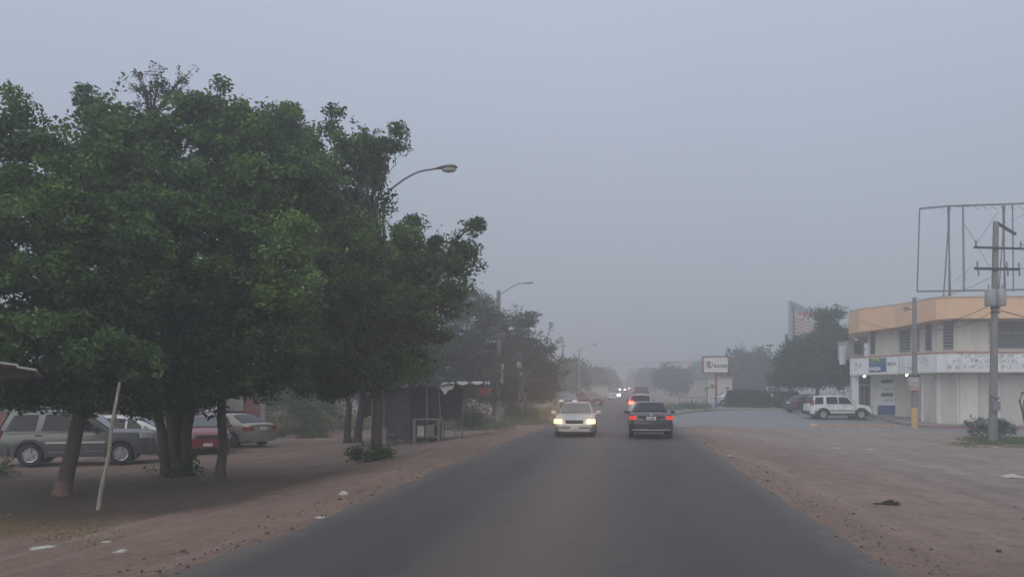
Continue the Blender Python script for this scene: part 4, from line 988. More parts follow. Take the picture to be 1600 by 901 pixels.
wire('thin wire leaving the upper cross arm up to the right', pp(1595, 383), pp(1900, 330, 8), .3)
wire('thin slanting wire running down from the lower cross arm toward the right', pp(1592, 418), pp(1900, 440, 6), .5)
wire('cable from the transformer pole to the right over the barred window', pp(1560, 484), pp(1900, 500, 6), .7, .02)
wire('service cable dropping from the transformer pole to the left end of the orange parapet', pp(1553, 474), P(1345, 500, 58), .9, .014)
wire('upper service cable leaving the transformer pole toward the short lamp pole top', pp(1553, 430), P(1425, 466, GP(1429, 669).y), .35, .010)
for q, (pa, pb, Ya, Yb) in enumerate([((860, 556), (1110, 558), 112, 122), ((862, 561), (1090, 561), 114, 124), ((880, 545), (1180, 552), 140, 150)]):
    wire(['upper faint wire crossing above the road in the fog', 'lower faint wire crossing above the road just under its twin', 'faintest wire crossing high above the road behind the others'][q], P(*pa, Ya), P(*pb, Yb), .8, .013)

# leaning stick by the tree
a = GP(152, 797); b2 = P(187, 597, a.y + .3)
o = MB(); limb(o, a + Vector((0, 0, -.1)), b2, .046, .028, .018, 14, 8)
for u in (.3, .48, .7): q0 = a.lerp(b2, u); o.tube([q0, q0 + Vector((.05, -.01, .06))], [.022, .008], 5)
st = o.build('wooden_stake', mat('pale peeled wood', (.27, .245, .19), .85, var=.35, scale=3, stretch=(6, 6, 1)), org=a, smooth=True)
tag(st, 'long pale wooden stake leaning in front of the off road wagon', 'stake')

# ================================================================ SIGN BOARD ON RED POST
Ys = 73; b = G(1119, Ys); k = Ys / F
root = thing('sign_board', 'white sign board in red frame on red and blue post by the side street', 'sign', b)
M_RF = mat('red sign frame paint', (.28, .09, .07), .6, var=.15, dirt=.2); M_SW = mat('sign white', (.66, .66, .63), .6, var=.05, dirt=.15)
M_BL = mat('blue post paint', (.05, .09, .28), .6, var=.15); M_SG = mat('grey green lettering', (.10, .17, .15), .7)
MB().tube([b, P(1119, 583, Ys)], .10, 10).build('post', M_RF, root, b)
MB().tube([b, P(1119, 622, Ys)], .115, 10).build('post_foot', M_BL, root, b)
pan = MB().box(P(1118, 569.5, Ys), (38 * k, .14, 25 * k)).build('panel', M_SW, root, b)
fr = MB()
for (x, y, w_, h_) in ((1118, 557, 41, 1.8), (1118, 582, 41, 1.8), (1098.2, 569.5, 1.8, 26.6), (1137.8, 569.5, 1.8, 26.6)): fr.box(P(x, y, Ys), (w_ * k, .22, h_ * k))
fr.build('frame', M_RF, root, b)
lg = MB(); cc = P(1108.8, 569, Ys - .085)
for q in range(20):
    if q in (3, 4): continue
    a0, a1_ = 2 * math.pi * q / 20, 2 * math.pi * (q + 1) / 20
    lg.add([cc + Vector((rr * math.cos(t), 0, rr * math.sin(t))) for t in (a0, a1_) for rr in (4.3 * k, 5.6 * k)], [(0, 1, 3, 2)])
lg.build('emblem', mat('dull emblem red', (.30, .14, .12), .7), pan, b)
text_mesh(MB(), 'S', .62, cc + Vector((-.2, -.01, -.22)), (1, 0, 0), (0, 0, 1), .01, .03).build('emblem_letter', M_SG, pan, b)
text_mesh(MB(), 'BAHIA', .43, P(1115.5, 573.8, Ys - .09), (1, 0, 0), (0, 0, 1), .01, .012).build('lettering', M_SG, pan, b)
# low fence flanking it
for (p0, p1, lab) in [((1062, 641), (1100, 640), 'low thin metal fence left of the sign post'), ((1123, 640), (1138, 640), 'low thin metal fence right of the sign post')]:
    a, c = G(p0[0], 74), G(p1[0], 74); root = thing('metal_fence', lab, 'fence', a, 'low fences by the sign post')
    L = (c - a).length; n = max(2, int(L / 1.2)); top_ = 1.05
    for z in (.25, top_): MB().tube([a + Vector((0, 0, z)), c + Vector((0, 0, z))], .025, 6).build('rail', M_DK, root, a)
    for i in range(n + 1):
        p = a.lerp(c, i / n); MB().tube([p, p + Vector((0, 0, top_))], .03, 6).build('post', M_DK, root, a)
for px, lab in ((1104.5, 'slim slate post left of the red sign post'), (1136.5, 'slim slate post right of the red sign post')):
    b = G(px, 74.5); r_ = MB().tube([b, P(px, 606, 74.5)], .045, 8).box(P(px, 606, 74.5), (.4, .2, .14), bev=.03).build('garden_lamp', mat('slate blue post paint', (.05, .065, .10), .6), org=b); tag(r_, lab, 'lamp post', 'slim posts beside the sign')

# ================================================================ CORNER BUILDING
M_WALL = mat('cream painted wall', (.70, .67, .60), .85, var=.06, scale=1.2, dirt=.22)
M_ORG = mat('orange painted parapet', (.72, .47, .29), .85, var=.06, scale=1, dirt=.12)
M_PINK = mat('brick red trim paint', (.42, .2, .15), .8, var=.15)
M_WHP = mat('whitewashed sign panel', (.76, .77, .79), .8, var=.08, scale=5, dirt=.2)
M_GH = mat('ghost lettering grey', (.42, .43, .43), .85)
M_WIN = mat('dim window glass', (.07, .075, .08), .15, var=.3)
M_SHUT = mat('roller shutter paint', (.60, .58, .54), .6, var=.06, dirt=.2)
M_LT = mat('fluorescent tube lit', (.9, .9, .85), .4, emit=(1, .97, .85), estr=14)
def X(px, Y): return (px - CX) / F * Y
bo = Vector((X(1440, 54), 54, terr(X(1440, 54), 54)))
bld = thing('corner_building', 'two storey cream corner building with orange parapet and white sign band', 'building', bo)
Fp = [(X(1328, 59.3), 59.3), (X(1404, 55.2), 55.2), (X(1464, 51.8), 51.8), (X(1492, 51), 51), (X(1760, 50.6), 50.6)]
Lw = [(X(1360, 60), 60), (X(1438, 57.6), 57.6), (X(1440, 54.6), 54.6), (X(1466, 53.2), 53.2), (X(1497, 52.5), 52.5), (X(1760, 52.1), 52.1)]
Up = [(X(1356, 59.5), 59.5), (X(1404, 57), 57), (X(1465, 53.4), 53.4), (X(1497, 52.5), 52.5), (X(1760, 52.1), 52.1)]
BK = [(X(1760, 50) + 3, 74), (X(1375, 74), 74)]
ZF0, ZF1, ZP0, ZP1 = 3.2, 4.4, 6.55, 7.93           # metres above road level (camera is at 1.8)
w1 = MB().prism(Lw + BK, -1.0, ZF0 - .02).build('ground_floor_wall', M_WALL, bld, bo)
MB().prism(Up + BK, ZF0 + .02, ZP0 + .0).build('upper_wall', M_WALL, bld, bo)
MB().prism(Fp + [(Fp[-1][0] + 3, 74.5), (X(1350, 74.5), 74.5)], ZF0 - .02, ZF0 + .10).build('canopy_slab', M_WALL, bld, bo)
# parapet band: bellied fascia leaning outward, plus a cap
Pp = [(X(1326, 60.5), 60.5), (X(1342, 58.3), 58.3), (X(1398, 55.6), 55.6), (X(1462, 51.6), 51.6), (X(1492, 50.9), 50.9), (X(1760, 50.4), 50.4)]
Pb = [(X(1326, 74), 74)] 
MB().prism(Pp + [(Pp[-1][0] + 3, 75), (X(1350, 75), 75)], [ZP0 - .22, ZP0 - .25, ZP0 - .15, ZP0 + .03, ZP0 + .05, ZP0 + .05, ZP0, ZP0], ZP1).build('parapet', M_ORG, bld, bo)
MB().prism([(x, y - .06) for x, y in Pp] + [(Pp[-1][0] + 3, 75.1), (X(1350, 75.1), 75.1)], ZP1 + .002, ZP1 + .09).build('parapet_cap', mat('pale cap', (.5, .4, .28), .85, dirt=.3), bld, bo)
fa = MB().wall(Fp, .12, ZF0 + .10, ZF1).build('sign_band', M_WHP, bld, bo)
MB().wall([(x, y - .07) for x, y in Fp[0:]], .22, ZF1, ZF1 + .11).build('sign_band_trim', M_PINK, bld, bo)
tr = MB()
for (x, y) in [(1404, 55.2), (1467, 51.8)]: tr.box((X(x, y), y - .07, (ZF0 + ZF1) / 2), (.05, .05, ZF1 - ZF0 - .1))
tr.build('sign_band_joint', M_GH, fa, bo)
def along(path, px):                                # point of a plan path seen at photo column px
    for (a, b) in zip(path, path[1:]):
        pa, pb = CX + F * a[0] / a[1], CX + F * b[0] / b[1]
        if pa <= px <= pb:
            lo, hi = 0.0, 1.0
            for _ in range(30):
                t = (lo + hi) / 2; x = a[0] + (b[0] - a[0]) * t; y = a[1] + (b[1] - a[1]) * t
                if CX + F * x / y < px: lo = t
                else: hi = t
            d = Vector((b[0] - a[0], b[1] - a[1], 0)).normalized(); return Vector((x, y, 0)), d
    return Vector((*path[-1], 0)), Vector((1, 0, 0))
def on(path, px0, px1, z0, z1, off, th, mb=None):
    p, d = along(path, px0 + .01); q, _ = along(path, px1 - .01); d = (q - p).normalized(); n = Vector((d.y, -d.x, 0))
    mb = mb or MB(); a, b = p + n * off, q + n * off; mb.prism([a[:2], b[:2], (b - n * th)[:2], (a - n * th)[:2]], z0, z1); return mb
def zof(py, Y): return CAMH + (HZ - py) / F * Y
def window(path, px0, px1, py0, py1, bars=0, slats=0):
    p, d = along(path, (px0 + px1) / 2); z1, z0 = zof(py0, p.y), zof(py1, p.y)
    wf = on(path, px0, px1, z0, z1, .035, .05).build('window', M_WIN, bld, bo)
    f = MB(); on(path, px0 - .8, px1 + .8, z0 - .05, z0, .07, .1, f); on(path, px0 - .8, px1 + .8, z1, z1 + .05, .07, .1, f); on(path, px0 - .9, px0, z0, z1, .07, .1, f); on(path, px1, px1 + .9, z0, z1, .07, .1, f)
    f.build('window_frame', M_SHUT, wf, bo)
    if bars:
        f = MB()
        for i in range(bars): x = px0 + (px1 - px0) * (i + .5) / bars; on(path, x - .22, x + .22, z0, z1, .10, .03, f)
        on(path, px0, px1, (z0 + z1) / 2 + .1, (z0 + z1) / 2 + .14, .11, .03, f); f.build('window_bars', M_LENS, wf, bo)
    if slats:
        f = MB()
        for i in range(slats): zz = z0 + (z1 - z0) * (i + .5) / slats; on(path, px0, px1, zz - .03, zz + .03, .06, .02, f)
        f.build('window_slats', M_LENS, wf, bo)
window(Up, 1361, 1368, 519, 553)
window(Up, 1406.5, 1424, 516, 549, slats=7)
window(Up, 1429, 1438, 514, 548, slats=7)
window(Up, 1447, 1457, 507, 547)
window(Up, 1474.5, 1490, 504.5, 545.5, slats=8)
window(Up, 1546, 1640, 502, 544, bars=34)
def shutter(px0, px1, label=None):
    p, d = along(Lw, (px0 + px1) / 2); z0 = terr(p.x, p.y) + .10; z1 = 2.72
    s = on(Lw, px0, px1, z0, z1, .02, .05).build('roller_shutter', M_SHUT, bld, bo); f = MB(); zz = z0
    while zz < z1 - .1: on(Lw, px0 + .3, px1 - .3, zz, zz + .075, .045, .03, f); zz += .1
    f.build('shutter_slats', M_SHUT, s, bo); on(Lw, px0 - .6, px1 + .6, z1, z1 + .28, .16, .2).build('shutter_box', M_SHUT, s, bo)
shutter(1444, 1463); shutter(1473, 1496); shutter(1529, 1552); shutter(1562, 1640)
for px0, px1 in ((1438.5, 1442.5), (1464, 1471.5), (1499, 1527)):
    p, d = along(Lw, (px0 + px1) / 2); on(Lw, px0, px1, -1, ZF0 - .03, .10, .15).build('pilaster', M_WALL, bld, bo)
# glazed entrance under the left of the canopy + white pillar
pz = terr(X(1335, 59), 59)
MB().box((X(1335.5, 59.6), 59.6, (pz + ZF0) / 2), (.42, .42, ZF0 - pz - .04)).build('pillar', M_WHP, bld, bo)
en = MB().box((X(1350.5, 61), 61, pz + 1.2), (1.1, .1, 2.3)).build('glass_door', M_WIN, bld, bo)
f = MB()
for px in (1343.5, 1350, 1357.5): f.box((X(px, 60.9), 60.9, pz + 1.2), (.06, .08, 2.4))
f.build('door_frame', M_LENS, en, bo)
MB().box((X(1349, 61.1), 61.15, pz + 2.75), (1.4, .1, .7)).build('transom_panel', M_STEEL, bld, bo)
# poster panel with blue foot
z0, z1 = terr(*along(Lw, 1385)[0][:2]) + .15, zof(591, 59.2)
po = on(Lw, 1372, 1399, z0, z1, .06, .08).build('shop_poster', M_WHP, bld, bo)
on(Lw, 1372, 1399, z0 + .02, z0 + .72, .072, .02).build('poster_blue_foot', mat('poster blue', (.05, .07, .26), .6), po, bo)
for py in (595, 616): on(Lw, 1377, 1396, zof(py + 3, 59), zof(py - 2.5, 59), .072, .02).build('poster_green_band', mat('poster green', (.05, .16, .12), .6), po, bo)
p, d = along(Lw, 1377.5)
for zz, sd in ((zof(608.5, 59), 1), (zof(626.5, 59), 2)): scribble(MB(), p + Vector((0, -.09, zz)), d, .8, .14, (d.y, -d.x, 0), sd).build('poster_lettering', M_BLKP, po, bo)
# signs on the band
p, d = along(Fp, 1358); n = Vector((d.y, -d.x, 0)); q, _ = along(Fp, 1385)
Z = ZF0 + .15
lo_ = on(Fp, 1358, 1385, Z, ZF1 - .06, .02, .03).build('shop_sign', mat('sign teal', (.07, .17, .2), .6), bld, bo)
on(Fp, 1358.3, 1384.7, Z + .03, Z + .52, .026, .02).build('sign_blue_field', mat('sign blue', (.05, .10, .27), .6), lo_, bo)
sw = MB()
for i in range(10):
    u = i / 9; c = p + d * (.28 + .72 * u) + n * .03 + Vector((0, 0, Z + .78 + .16 * math.sin(u * 3.1))); sw.ell(c, (.09, .012, .05 + .04 * math.sin(u * 3.1)), 8, 5)
sw.build('sign_swoosh', mat('sign yellow green', (.45, .45, .1), .6), lo_, bo)
text_mesh(MB(), 'PAESA', .36, p + d * .06 + n * .035 + Vector((0, 0, Z + .12)), d, (0, 0, 1), .008, .012).build('sign_lettering', M_WHP, lo_, bo)
p2, d2 = along(Fp, 1386.3); text_mesh(MB(), '673 73', .26, p2 + Vector((0, -.03, Z + .45)), d2, (0, 0, 1), .008, .008).build('phone_number', mat('sign ink blue', (.1, .13, .25), .7), fa, bo)
for (px, zz, w_, h_, sd) in ((1331, .62, .35, .25, 1), (1331, .2, .35, .25, 2), (1337, .5, .55, .16, 3), (1408, .45, 1.1, .5, 4), (1432, .45, 1.0, .5, 5), (1410, .12, 1.4, .2, 14), (1497, .80, 2.3, .24, 6), (1490, .48, 1.4, .24, 7), (1480, .12, 1.5, .24, 8),
                             (1521, .45, .9, .24, 9), (1532, .12, .7, .24, 10), (1560, .80, 2.4, .24, 11), (1562, .48, 1.2, .24, 12), (1564, .12, 1.8, .24, 13), (1515, .12, .6, .24, 15)):
    p, d = along(Fp, px); scribble(MB(), p + Vector((d.y, -d.x, 0)) * .01 + Vector((0, 0, ZF0 + .10 + zz)), d, w_, h_, (d.y, -d.x, 0), sd, .035).build('faded_lettering', M_GH, fa, bo)
for px, lab in ((1352.5, 0), (1419.5, 1)):
    p, d = along(Fp, px); fx = MB().box(p + Vector((0, .25, ZF0 - .06)), (.16, .16, .05)).build('canopy_lamp', M_STEEL, bld, bo); MB().ell(p + Vector((0, .2, ZF0 - .13)), (.09, .09, .07), 12, 8).build('lit_bulb', M_LT, fx, bo)
# roof tank, annexe
b = Vector((X(1355, 62), 62, ZP1 - .3)); tk = MB().tube([b, b + Vector((0, 0, .55)), b + Vector((0, 0, .7))], [.55, .55, .3], 16).build('roof_tank', mat('pale blue tank plastic', (.22, .33, .42), .5), org=b, smooth=True); tag(tk, 'small pale blue tank on the flat roof behind the orange parapet', 'water tank')
ab = G(1340, 66); an = thing('annexe', 'small pale upper annexe with a dark window attached left of the corner building', 'building', ab)
za = zof(533, 66); MB().box((X(1337.5, 66), 67, (za + zof(560, 66)) / 2), (1.35, 2.0, za - zof(562, 66))).build('wall', mat('annexe plaster', (.44, .44, .42), .85, dirt=.3), an, ab)
MB().box((X(1340, 65.97), 65.98, zof(545, 66)), (.6, .06, .8)).build('window', M_WIN, an, ab)
MB().box((X(1338, 66), 66.9, za + .04), (1.5, 2.3, .08)).build('roof', M_CON, an, ab)
f = MB()
for px in (1328, 1335, 1342): f.tube([(X(px, 66), 66, za), (X(px, 66), 66, za + .55)], .03, 6)
f.tube([(X(1328, 66), 66, za + .55), (X(1341, 66), 66, za + .55)], .03, 6); f.build('railing', M_STEEL, an, ab)
MB().box((X(1318.5, 65.5), 65.8, zof(555, 66)), (.3, .5, 1.5)).build('air_conditioner', M_WHP, an, ab)

# billboard frame on the roof
Yb = 60; b = Vector((X(1485, Yb), Yb, ZP1 - .3)); fb = thing('rooftop_billboard', 'empty rusty billboard frame of thin tubes standing on the roof of the corner building', 'billboard', b)
M_FR = mat('weathered frame steel', (.13, .13, .135), .7, .3, var=.25)
def q_(px, py, dy=0): return P(px, py, Yb + dy)
MB().tube([q_(1433, 455), q_(1437, 326)], .05, 6).build('frame_post', M_FR, fb, b); 
MB().tube([q_(1437, 326), q_(1480, 322), q_(1570, 319), q_(1750, 312)], .07, 6).build('top_rail', M_FR, fb, b)
MB().tube([q_(1433, 455), q_(1500, 454), q_(1750, 450)], .07, 6).build('bottom_rail', M_FR, fb, b)
for px, r_ in ((1504, .045), (1506, .02), (1582, .05), (1640, .05), (1700, .05)): MB().tube([q_(px, 321 - (px - 1504) * .04), q_(px + 1.5, 455)], r_, 6).build('upright', M_FR, fb, b)
for dx, px in ((0, 1481), (1, 1567)):
    s = MB(); s.tube([q_(px, 321, .1), q_(px + 4, 466, .1)], .06, 6); s.tube([q_(px + 3, 321, 2.5), q_(px - 7, 468, 1.5)], .05, 6); s.tube([q_(px + 2, 322, .1), q_(px + 2, 466, 2.4)], .05, 6)
    for j in range(7): s.tube([q_(px + 1, 330 + j * 19, .1), q_(px + 2, 340 + j * 19, 1.8)], .025, 5)
    s.build('truss', M_FR, fb, b)
for (a, c) in (((1504, 345), (1560, 440)), ((1560, 330), (1520, 390)), ((1510, 440), (1504, 400)), ((1600, 335), (1580, 345)), ((1490, 440), (1520, 415))): MB().tube([q_(*a, .3), q_(*c, .3)], .018, 5).build('brace', M_FR, fb, b)
r2 = MB()
for px in range(1450, 1620, 14): r2.tube([q_(px, 322, .1), q_(px + 10, 327 if px < 1480 or px > 1510 else 324, .1)], .02, 5)
r2.build('rail_scraps', M_FR, fb, b)

# striped billboard behind the tree
b = G(1238, 96); sb = thing('billboard', 'large billboard with red and pale wavy stripes rising behind the big spreading tree', 'billboard', b)
A_, B_ = (X(1235, 95), 95), (X(1296, 118), 118)
zt, zb_ = zof(469, 95), zof(531, 95)
pn = MB().wall([A_, B_], .3, zb_, zt).build('panel', mat('billboard grey blue', (.30, .33, .40), .7), sb, b)
dd = Vector((B_[0] - A_[0], B_[1] - A_[1], 0)); Lb = dd.length; dd.normalize(); nn_ = Vector((dd.y, -dd.x, 0)); O = Vector((*A_, 0)) + nn_ * .03
def strp(pts_top, pts_bot, nm, m_, off):
    V = []; 
    for (u, v), (u2, v2) in zip(pts_top, pts_bot):
        for uu, vv in ((u, v), (u2, v2)): V.append(O + nn_ * off + dd * (uu * Lb) + Vector((0, 0, zb_ + (zt - zb_) * vv)))
    MB().add(V, [(2 * i, 2 * i + 2, 2 * i + 3, 2 * i + 1) for i in range(len(pts_top) - 1)]).build(nm, m_, pn, b)
M_BR = mat('billboard red', (.52, .13, .12), .7); M_BW = mat('billboard off white', (.6, .56, .52), .7)
U = [i / 20 for i in range(21)]
strp([(u, .70 + .2 * math.sin(u * 3.1)) for u in U], [(u, .0) for u in U], 'pale_field', M_BW, .01)
strp([(.12 + u * .8, .74 + .2 * math.sin(u * 3.1)) for u in U], [(.14 + u * .74, .70 + .10 * math.sin(u * 3.1)) for u in U], 'red_wave', M_BR, .02)
for j in range(6): strp([(u * (.5 - .02 * j), .60 - j * .09 + .02 * math.sin(u * 3)) for u in U], [(u * (.5 - .02 * j), .565 - j * .09 + .02 * math.sin(u * 3)) for u in U], 'red_stripe', M_BR, .02)
strp([(.35 + u * .4, .30 + .14 * math.sin(u * 3.1)) for u in U], [(.33 + u * .42, .12) for u in U], 'red_wave', M_BR, .03)
MB().tube([b + Vector((0, .3, 0)), Vector((b.x, b.y + .3, zt - .5))], .35, 10).build('post', M_DK, sb, b)
MB().box((Vector((*A_, 0)) + dd * .8 + Vector((0, .25, (zb_ + b.z) / 2 + 2))), (1.4, .15, 5)).build('lower_panel', M_DK, sb, b)

# dark leaning frame cut by the right edge
b = GP(1606, 684); lf = MB(); lf.tube([b, P(1597, 640, b.y), P(1593, 625, b.y), P(1597, 614, b.y), P(1612, 606, b.y)], .05, 8); lf.tube([P(1606, 684, b.y), P(1600, 650, b.y + .2), P(1600, 625, b.y + .2)], .035, 6)
lf.box(P(1612, 650, b.y), (.5, .05, 1.3), ry=-.1); o = lf.build('scrap_railing', M_DK, org=b); tag(o, 'dark slanted metal frame cut off by the right edge beside the bush', 'frame')

# ================================================================ FAR BUILDINGS
def block(name, label, px0, px1, pytop, Y, m_, depth=8, wins=(), roof=None, group=None):
    b = G((px0 + px1) / 2, Y); r_ = thing(name, label, 'building', b, group); z = zof(pytop, Y); x0, x1 = X(px0, Y), X(px1, Y)
    MB().box(((x0 + x1) / 2, Y + depth / 2, (z + b.z - .5) / 2), (x1 - x0, depth, z - b.z + .5)).build('wall', m_, r_, b)
    MB().box(((x0 + x1) / 2, Y + depth / 2, z + .1), (x1 - x0 + .4, depth + .4, .2)).build('roof', roof or M_CON, r_, b)
    for (a, c, p0, p1) in wins: MB().box((X((a + c) / 2, Y), Y - .01, zof((p0 + p1) / 2, Y)), ((c - a) / F * Y, .08, (p1 - p0) / F * Y)).build('window', M_WIN, r_, b)
M_BE = mat('beige render', (.50, .47, .38), .85, dirt=.2); M_GB = mat('grey render', (.36, .36, .34), .85, dirt=.3)
GB = 'buildings in the fog'
block('far_building', 'low beige walled building behind the sign post', 1106, 1144, 591, 105, M_BE, wins=((1110, 1116, 600, 606),), group=GB)
block('far_building', 'faint two storey beige building left of the sign board', 1040, 1090, 566, 215, M_BE, wins=((1050, 1060, 576, 582), (1070, 1080, 576, 582)), group=GB)
block('far_building', 'faint low beige building with flat awning left of the sign post', 1060, 1104, 598, 150, M_BE, wins=((1070, 1076, 606, 612),), group=GB)
block('far_building', 'faint grey building between hazy trees right of the beige wall', 1160, 1200, 590, 150, M_GB, group=GB)
block('far_building', 'small pale kiosk in front of the plaza trees, right of the hedge gap', 1215, 1232, 606, 100, M_GB, 3, group=GB)
block('far_building', 'faint grey building behind the left roadside trees', 886, 912, 588, 140, M_GB, wins=((890, 896, 596, 602),), group=GB)
block('far_building', 'faint pale wall left of the approaching white car', 928, 950, 603, 150, M_BE, 6, group=GB)

M_DB = mat('dark clod', (.055, .042, .036), .95, var=.3, scale=10)
# ================================================================ LEFT WALLS AND SHED
M_BRK = brick_material('red painted brick', (.26, .075, .06), (.19, .06, .05), (.13, .09, .08), 3.0)
M_GRY = mat('grey cement band', (.23, .22, .21), .9, var=.15, dirt=.3)
M_YEL = mat('faded yellow lettering', (.5, .37, .14), .8)
Yw = 36.5; b = G(80, Yw); bw = thing('brick_workshop', 'low red brick workshop with grey band and yellow lettering behind the parked cars', 'building', b)
x0, x1 = X(-120, Yw), X(300, Yw); zt = zof(586, Yw)
MB().box(((x0 + x1) / 2, Yw + 2, (zt + b.z - .4) / 2), (x1 - x0, 4, zt - b.z + .4)).build('wall', M_BRK, bw, b)
MB().box(((x0 + x1) / 2, Yw - .03, zof(637, Yw)), (x1 - x0, .1, .36)).build('cement_band', M_GRY, bw, b)
MB().box((X(35, Yw), Yw - .03, zof(613.5, Yw)), (6.5, .08, .07)).build('ledge', M_WHP, bw, b)
MB().box((X(20, Yw), Yw - .03, zof(603, Yw)), (4.0, .08, .05)).build('ledge', M_WHP, bw, b)
MB().box((X(8, Yw), Yw - .03, zof(618, Yw)), (.9, .08, .5)).build('vent_grille', M_STEEL, bw, b)
MB().box((X(233, Yw), Yw - .06, zof(646, Yw)), (3.2, .08, 1.3)).build('dark_signboard', M_BLKP, bw, b)
MB().box((X(233, Yw), Yw - .12, zof(659.5, Yw)), (3.2, .1, .1)).build('red_ledge', M_PINK, bw, b)
for (s, px, py, sz) in (('iu', 185, 649, .5), ('edr', 205, 648, .5), ('il', 251, 643, .85), ('C', 274, 641, .65), ('i', 290, 640, .5)):
    text_mesh(MB(), s, sz, P(px, py, Yw - .12), (1, 0, 0), (0, 0, 1), .01, .012).build('lettering', M_YEL, bw, b)
# lean-to roof sheets at far left
b = G(-40, 16); rf = thing('lean_to', 'pale edged lean to roof poking in at the left picture edge over the parked wagon', 'roof', b)
for a, c in (((-90, 555), (28, 569)), ((26, 572), (57, 577))):
    p, q = P(*a, 14.6), P(*c, 14.6); m_ = MB(); m_.prism([(p.x, p.y), (q.x, q.y), (q.x * 1.165, q.y + 2.6), (p.x * 1.165, p.y + 2.6)], [p.z - .025, q.z - .025, q.z - .10, p.z - .10], [p.z + .012, q.z + .012, q.z - .06, p.z - .06]); m_.build('roof_sheet', mat('pale galvanised sheet', (.34, .33, .30), .7, var=.2, dirt=.3), rf, b)
MB().box(P(-15, 584, 15.2), (1.6, .12, .2)).build('beam', M_DB, rf, b)
for yy_ in (14.7, 17): MB().tube([G(-75, yy_), P(-75, 556, yy_)], .05, 6).build('post', M_DK, rf, b)

# white sign and the right piece of brick wall
b = G(330, 37.5); r_ = thing('wall_sign', 'white painted sign panel with scribbled grey writing between the trunks', 'sign', b)
pn = MB().box((X(322, 37.3), 37.3, zof(646, 37.3)), (1.5, .08, 1.15)).build('panel', M_WHP, r_, b)
for zz, sd in ((-.35, 1), (0, 2), (.3, 3)): scribble(MB(), Vector((X(322, 37.3) - .65, 37.25, zof(646, 37.3) + zz)), (1, 0, 0), 1.2, .18, (0, -1, 0), sd, .03).build('writing', M_STEEL, pn, b)
MB().tube([b, b + Vector((0, 0, 2.4))], .05, 6).build('post', M_DK, r_, b)
b = G(380, 38.5); r_ = thing('brick_wall', 'red brick yard wall with grey concrete post right of the slim tree', 'wall', b)
x0, x1 = X(338, 38.5), X(408, 38.5); zt = zof(622, 38.5)
MB().box(((x0 + x1) / 2, 38.6, (zt + b.z - .3) / 2), (x1 - x0, .2, zt - b.z + .3)).build('brickwork', M_BRK, r_, b); MB().box((x1 + .1, 38.55, (zt + b.z) / 2 + .1), (.22, .26, zt - b.z + .3)).build('corner_post', M_GRY, r_, b)
MB().box((X(366, 38.4), 38.5, zt - .15), (.9, .24, .9)).build('cement_patch', M_GRY, r_, b)

M_TARP = mat('dark shade cloth', (.028, .032, .042), .8, var=.25, scale=2.5)
M_TARP2 = mat('grey shade cloth', (.085, .087, .092), .85, var=.25, scale=3)
M_WOOD = mat('weathered grey wood', (.20, .185, .165), .9, var=.35, scale=3, stretch=(5, 5, 1))
M_CLOTH = mat('dirty white cloth', (.50, .49, .46), .9, var=.2, scale=4, dirt=.3)
def cloth(name, pa, pb, top, bot, m_, parent, org, n=14, amp=.06, seed=0):
    V = []; rn = random.Random(seed); ph = rn.uniform(0, 6)
    for i in range(n + 1):
        u = i / n; x = pa.x + (pb.x - pa.x) * u; y = pa.y + (pb.y - pa.y) * u
        for j in range(6):
            v = j / 5; zt_ = top + .07 * math.sin(u * 9 + ph); z0_ = bot + .05 * math.sin(u * 14 + ph)
            V.append((x, y + amp * math.sin(u * 22 + ph + v) * (.3 + v), zt_ + (z0_ - zt_) * v))
    k = len(V); V += [(x, y + .012, z) for x, y, z in V]
    Fc = [(i * 6 + j, (i + 1) * 6 + j, (i + 1) * 6 + j + 1, i * 6 + j + 1) for i in range(n) for j in range(5)]; Fc += [tuple(k + q for q in f[::-1]) for f in Fc]
    return MB().add(V, Fc).build(name, m_, parent, org, smooth=True, angle=180)
b = GP(680, 689); Ysd = b.y; sh = thing('tarpaulin_shed', 'makeshift roadside shed of dark shade cloth on wooden posts', 'shed', b)
gz = b.z; tz = zof(605, Ysd)
cloth('shade_cloth', G(640, Ysd), G(690, Ysd), tz - .02, gz + .02, M_TARP, sh, b, seed=1)
cloth('shade_cloth', G(597, Ysd + .5), G(642, Ysd + .1), tz - .1, gz + .05, M_TARP2, sh, b, seed=2)
cloth('shade_cloth', G(690, Ysd + .1), G(722, Ysd + .9), tz, zof(655, Ysd), M_TARP, sh, b, seed=3)
cloth('shade_cloth', G(561, Ysd + 1.6), G(600, Ysd + .6), tz - .3, zof(652, Ysd), M_TARP, sh, b, seed=4)
cloth('shade_cloth', G(600, Ysd + 4), G(722, Ysd + 3.4), tz, zof(655, Ysd), M_TARP, sh, b, n=20, seed=5)
for px, dy, top_ in ((597, .5, 606), (600, .2, 604), (667.5, -.4, 600), (687, -.3, 604), (694, .3, 600), (722, 1, 606), (640, 3.8, 604), (722, 3.5, 606)):
    p = G(px, Ysd + dy); o_ = MB(); limb(o_, p, P(px - 1, top_, Ysd + dy), .06 if px in (667.5, 600) else .035, .03, .02, 6, 7); o_.build('post', M_WOOD, sh, b, smooth=True)
V = []; n = 20; mroof = MB()
for i in range(n + 1):
    for j in range(5):
        u, v = i / n, j / 4; px = 595 + 130 * u; Yv = Ysd - .3 + 4.4 * v; V.append((X(px, Yv), Yv, tz + .08 + .1 * math.sin(u * 17 + v * 3) * math.cos(v * 4) - .06 * v))
k = len(V); V += [(x, y, z - .04) for x, y, z in V]; Fc = [(i * 5 + j, (i + 1) * 5 + j, (i + 1) * 5 + j + 1, i * 5 + j + 1) for i in range(n) for j in range(4)]; Fc += [tuple(k + q for q in f[::-1]) for f in Fc]
mroof.add(V, Fc).build('roof_sheet', M_TARP2, sh, b)
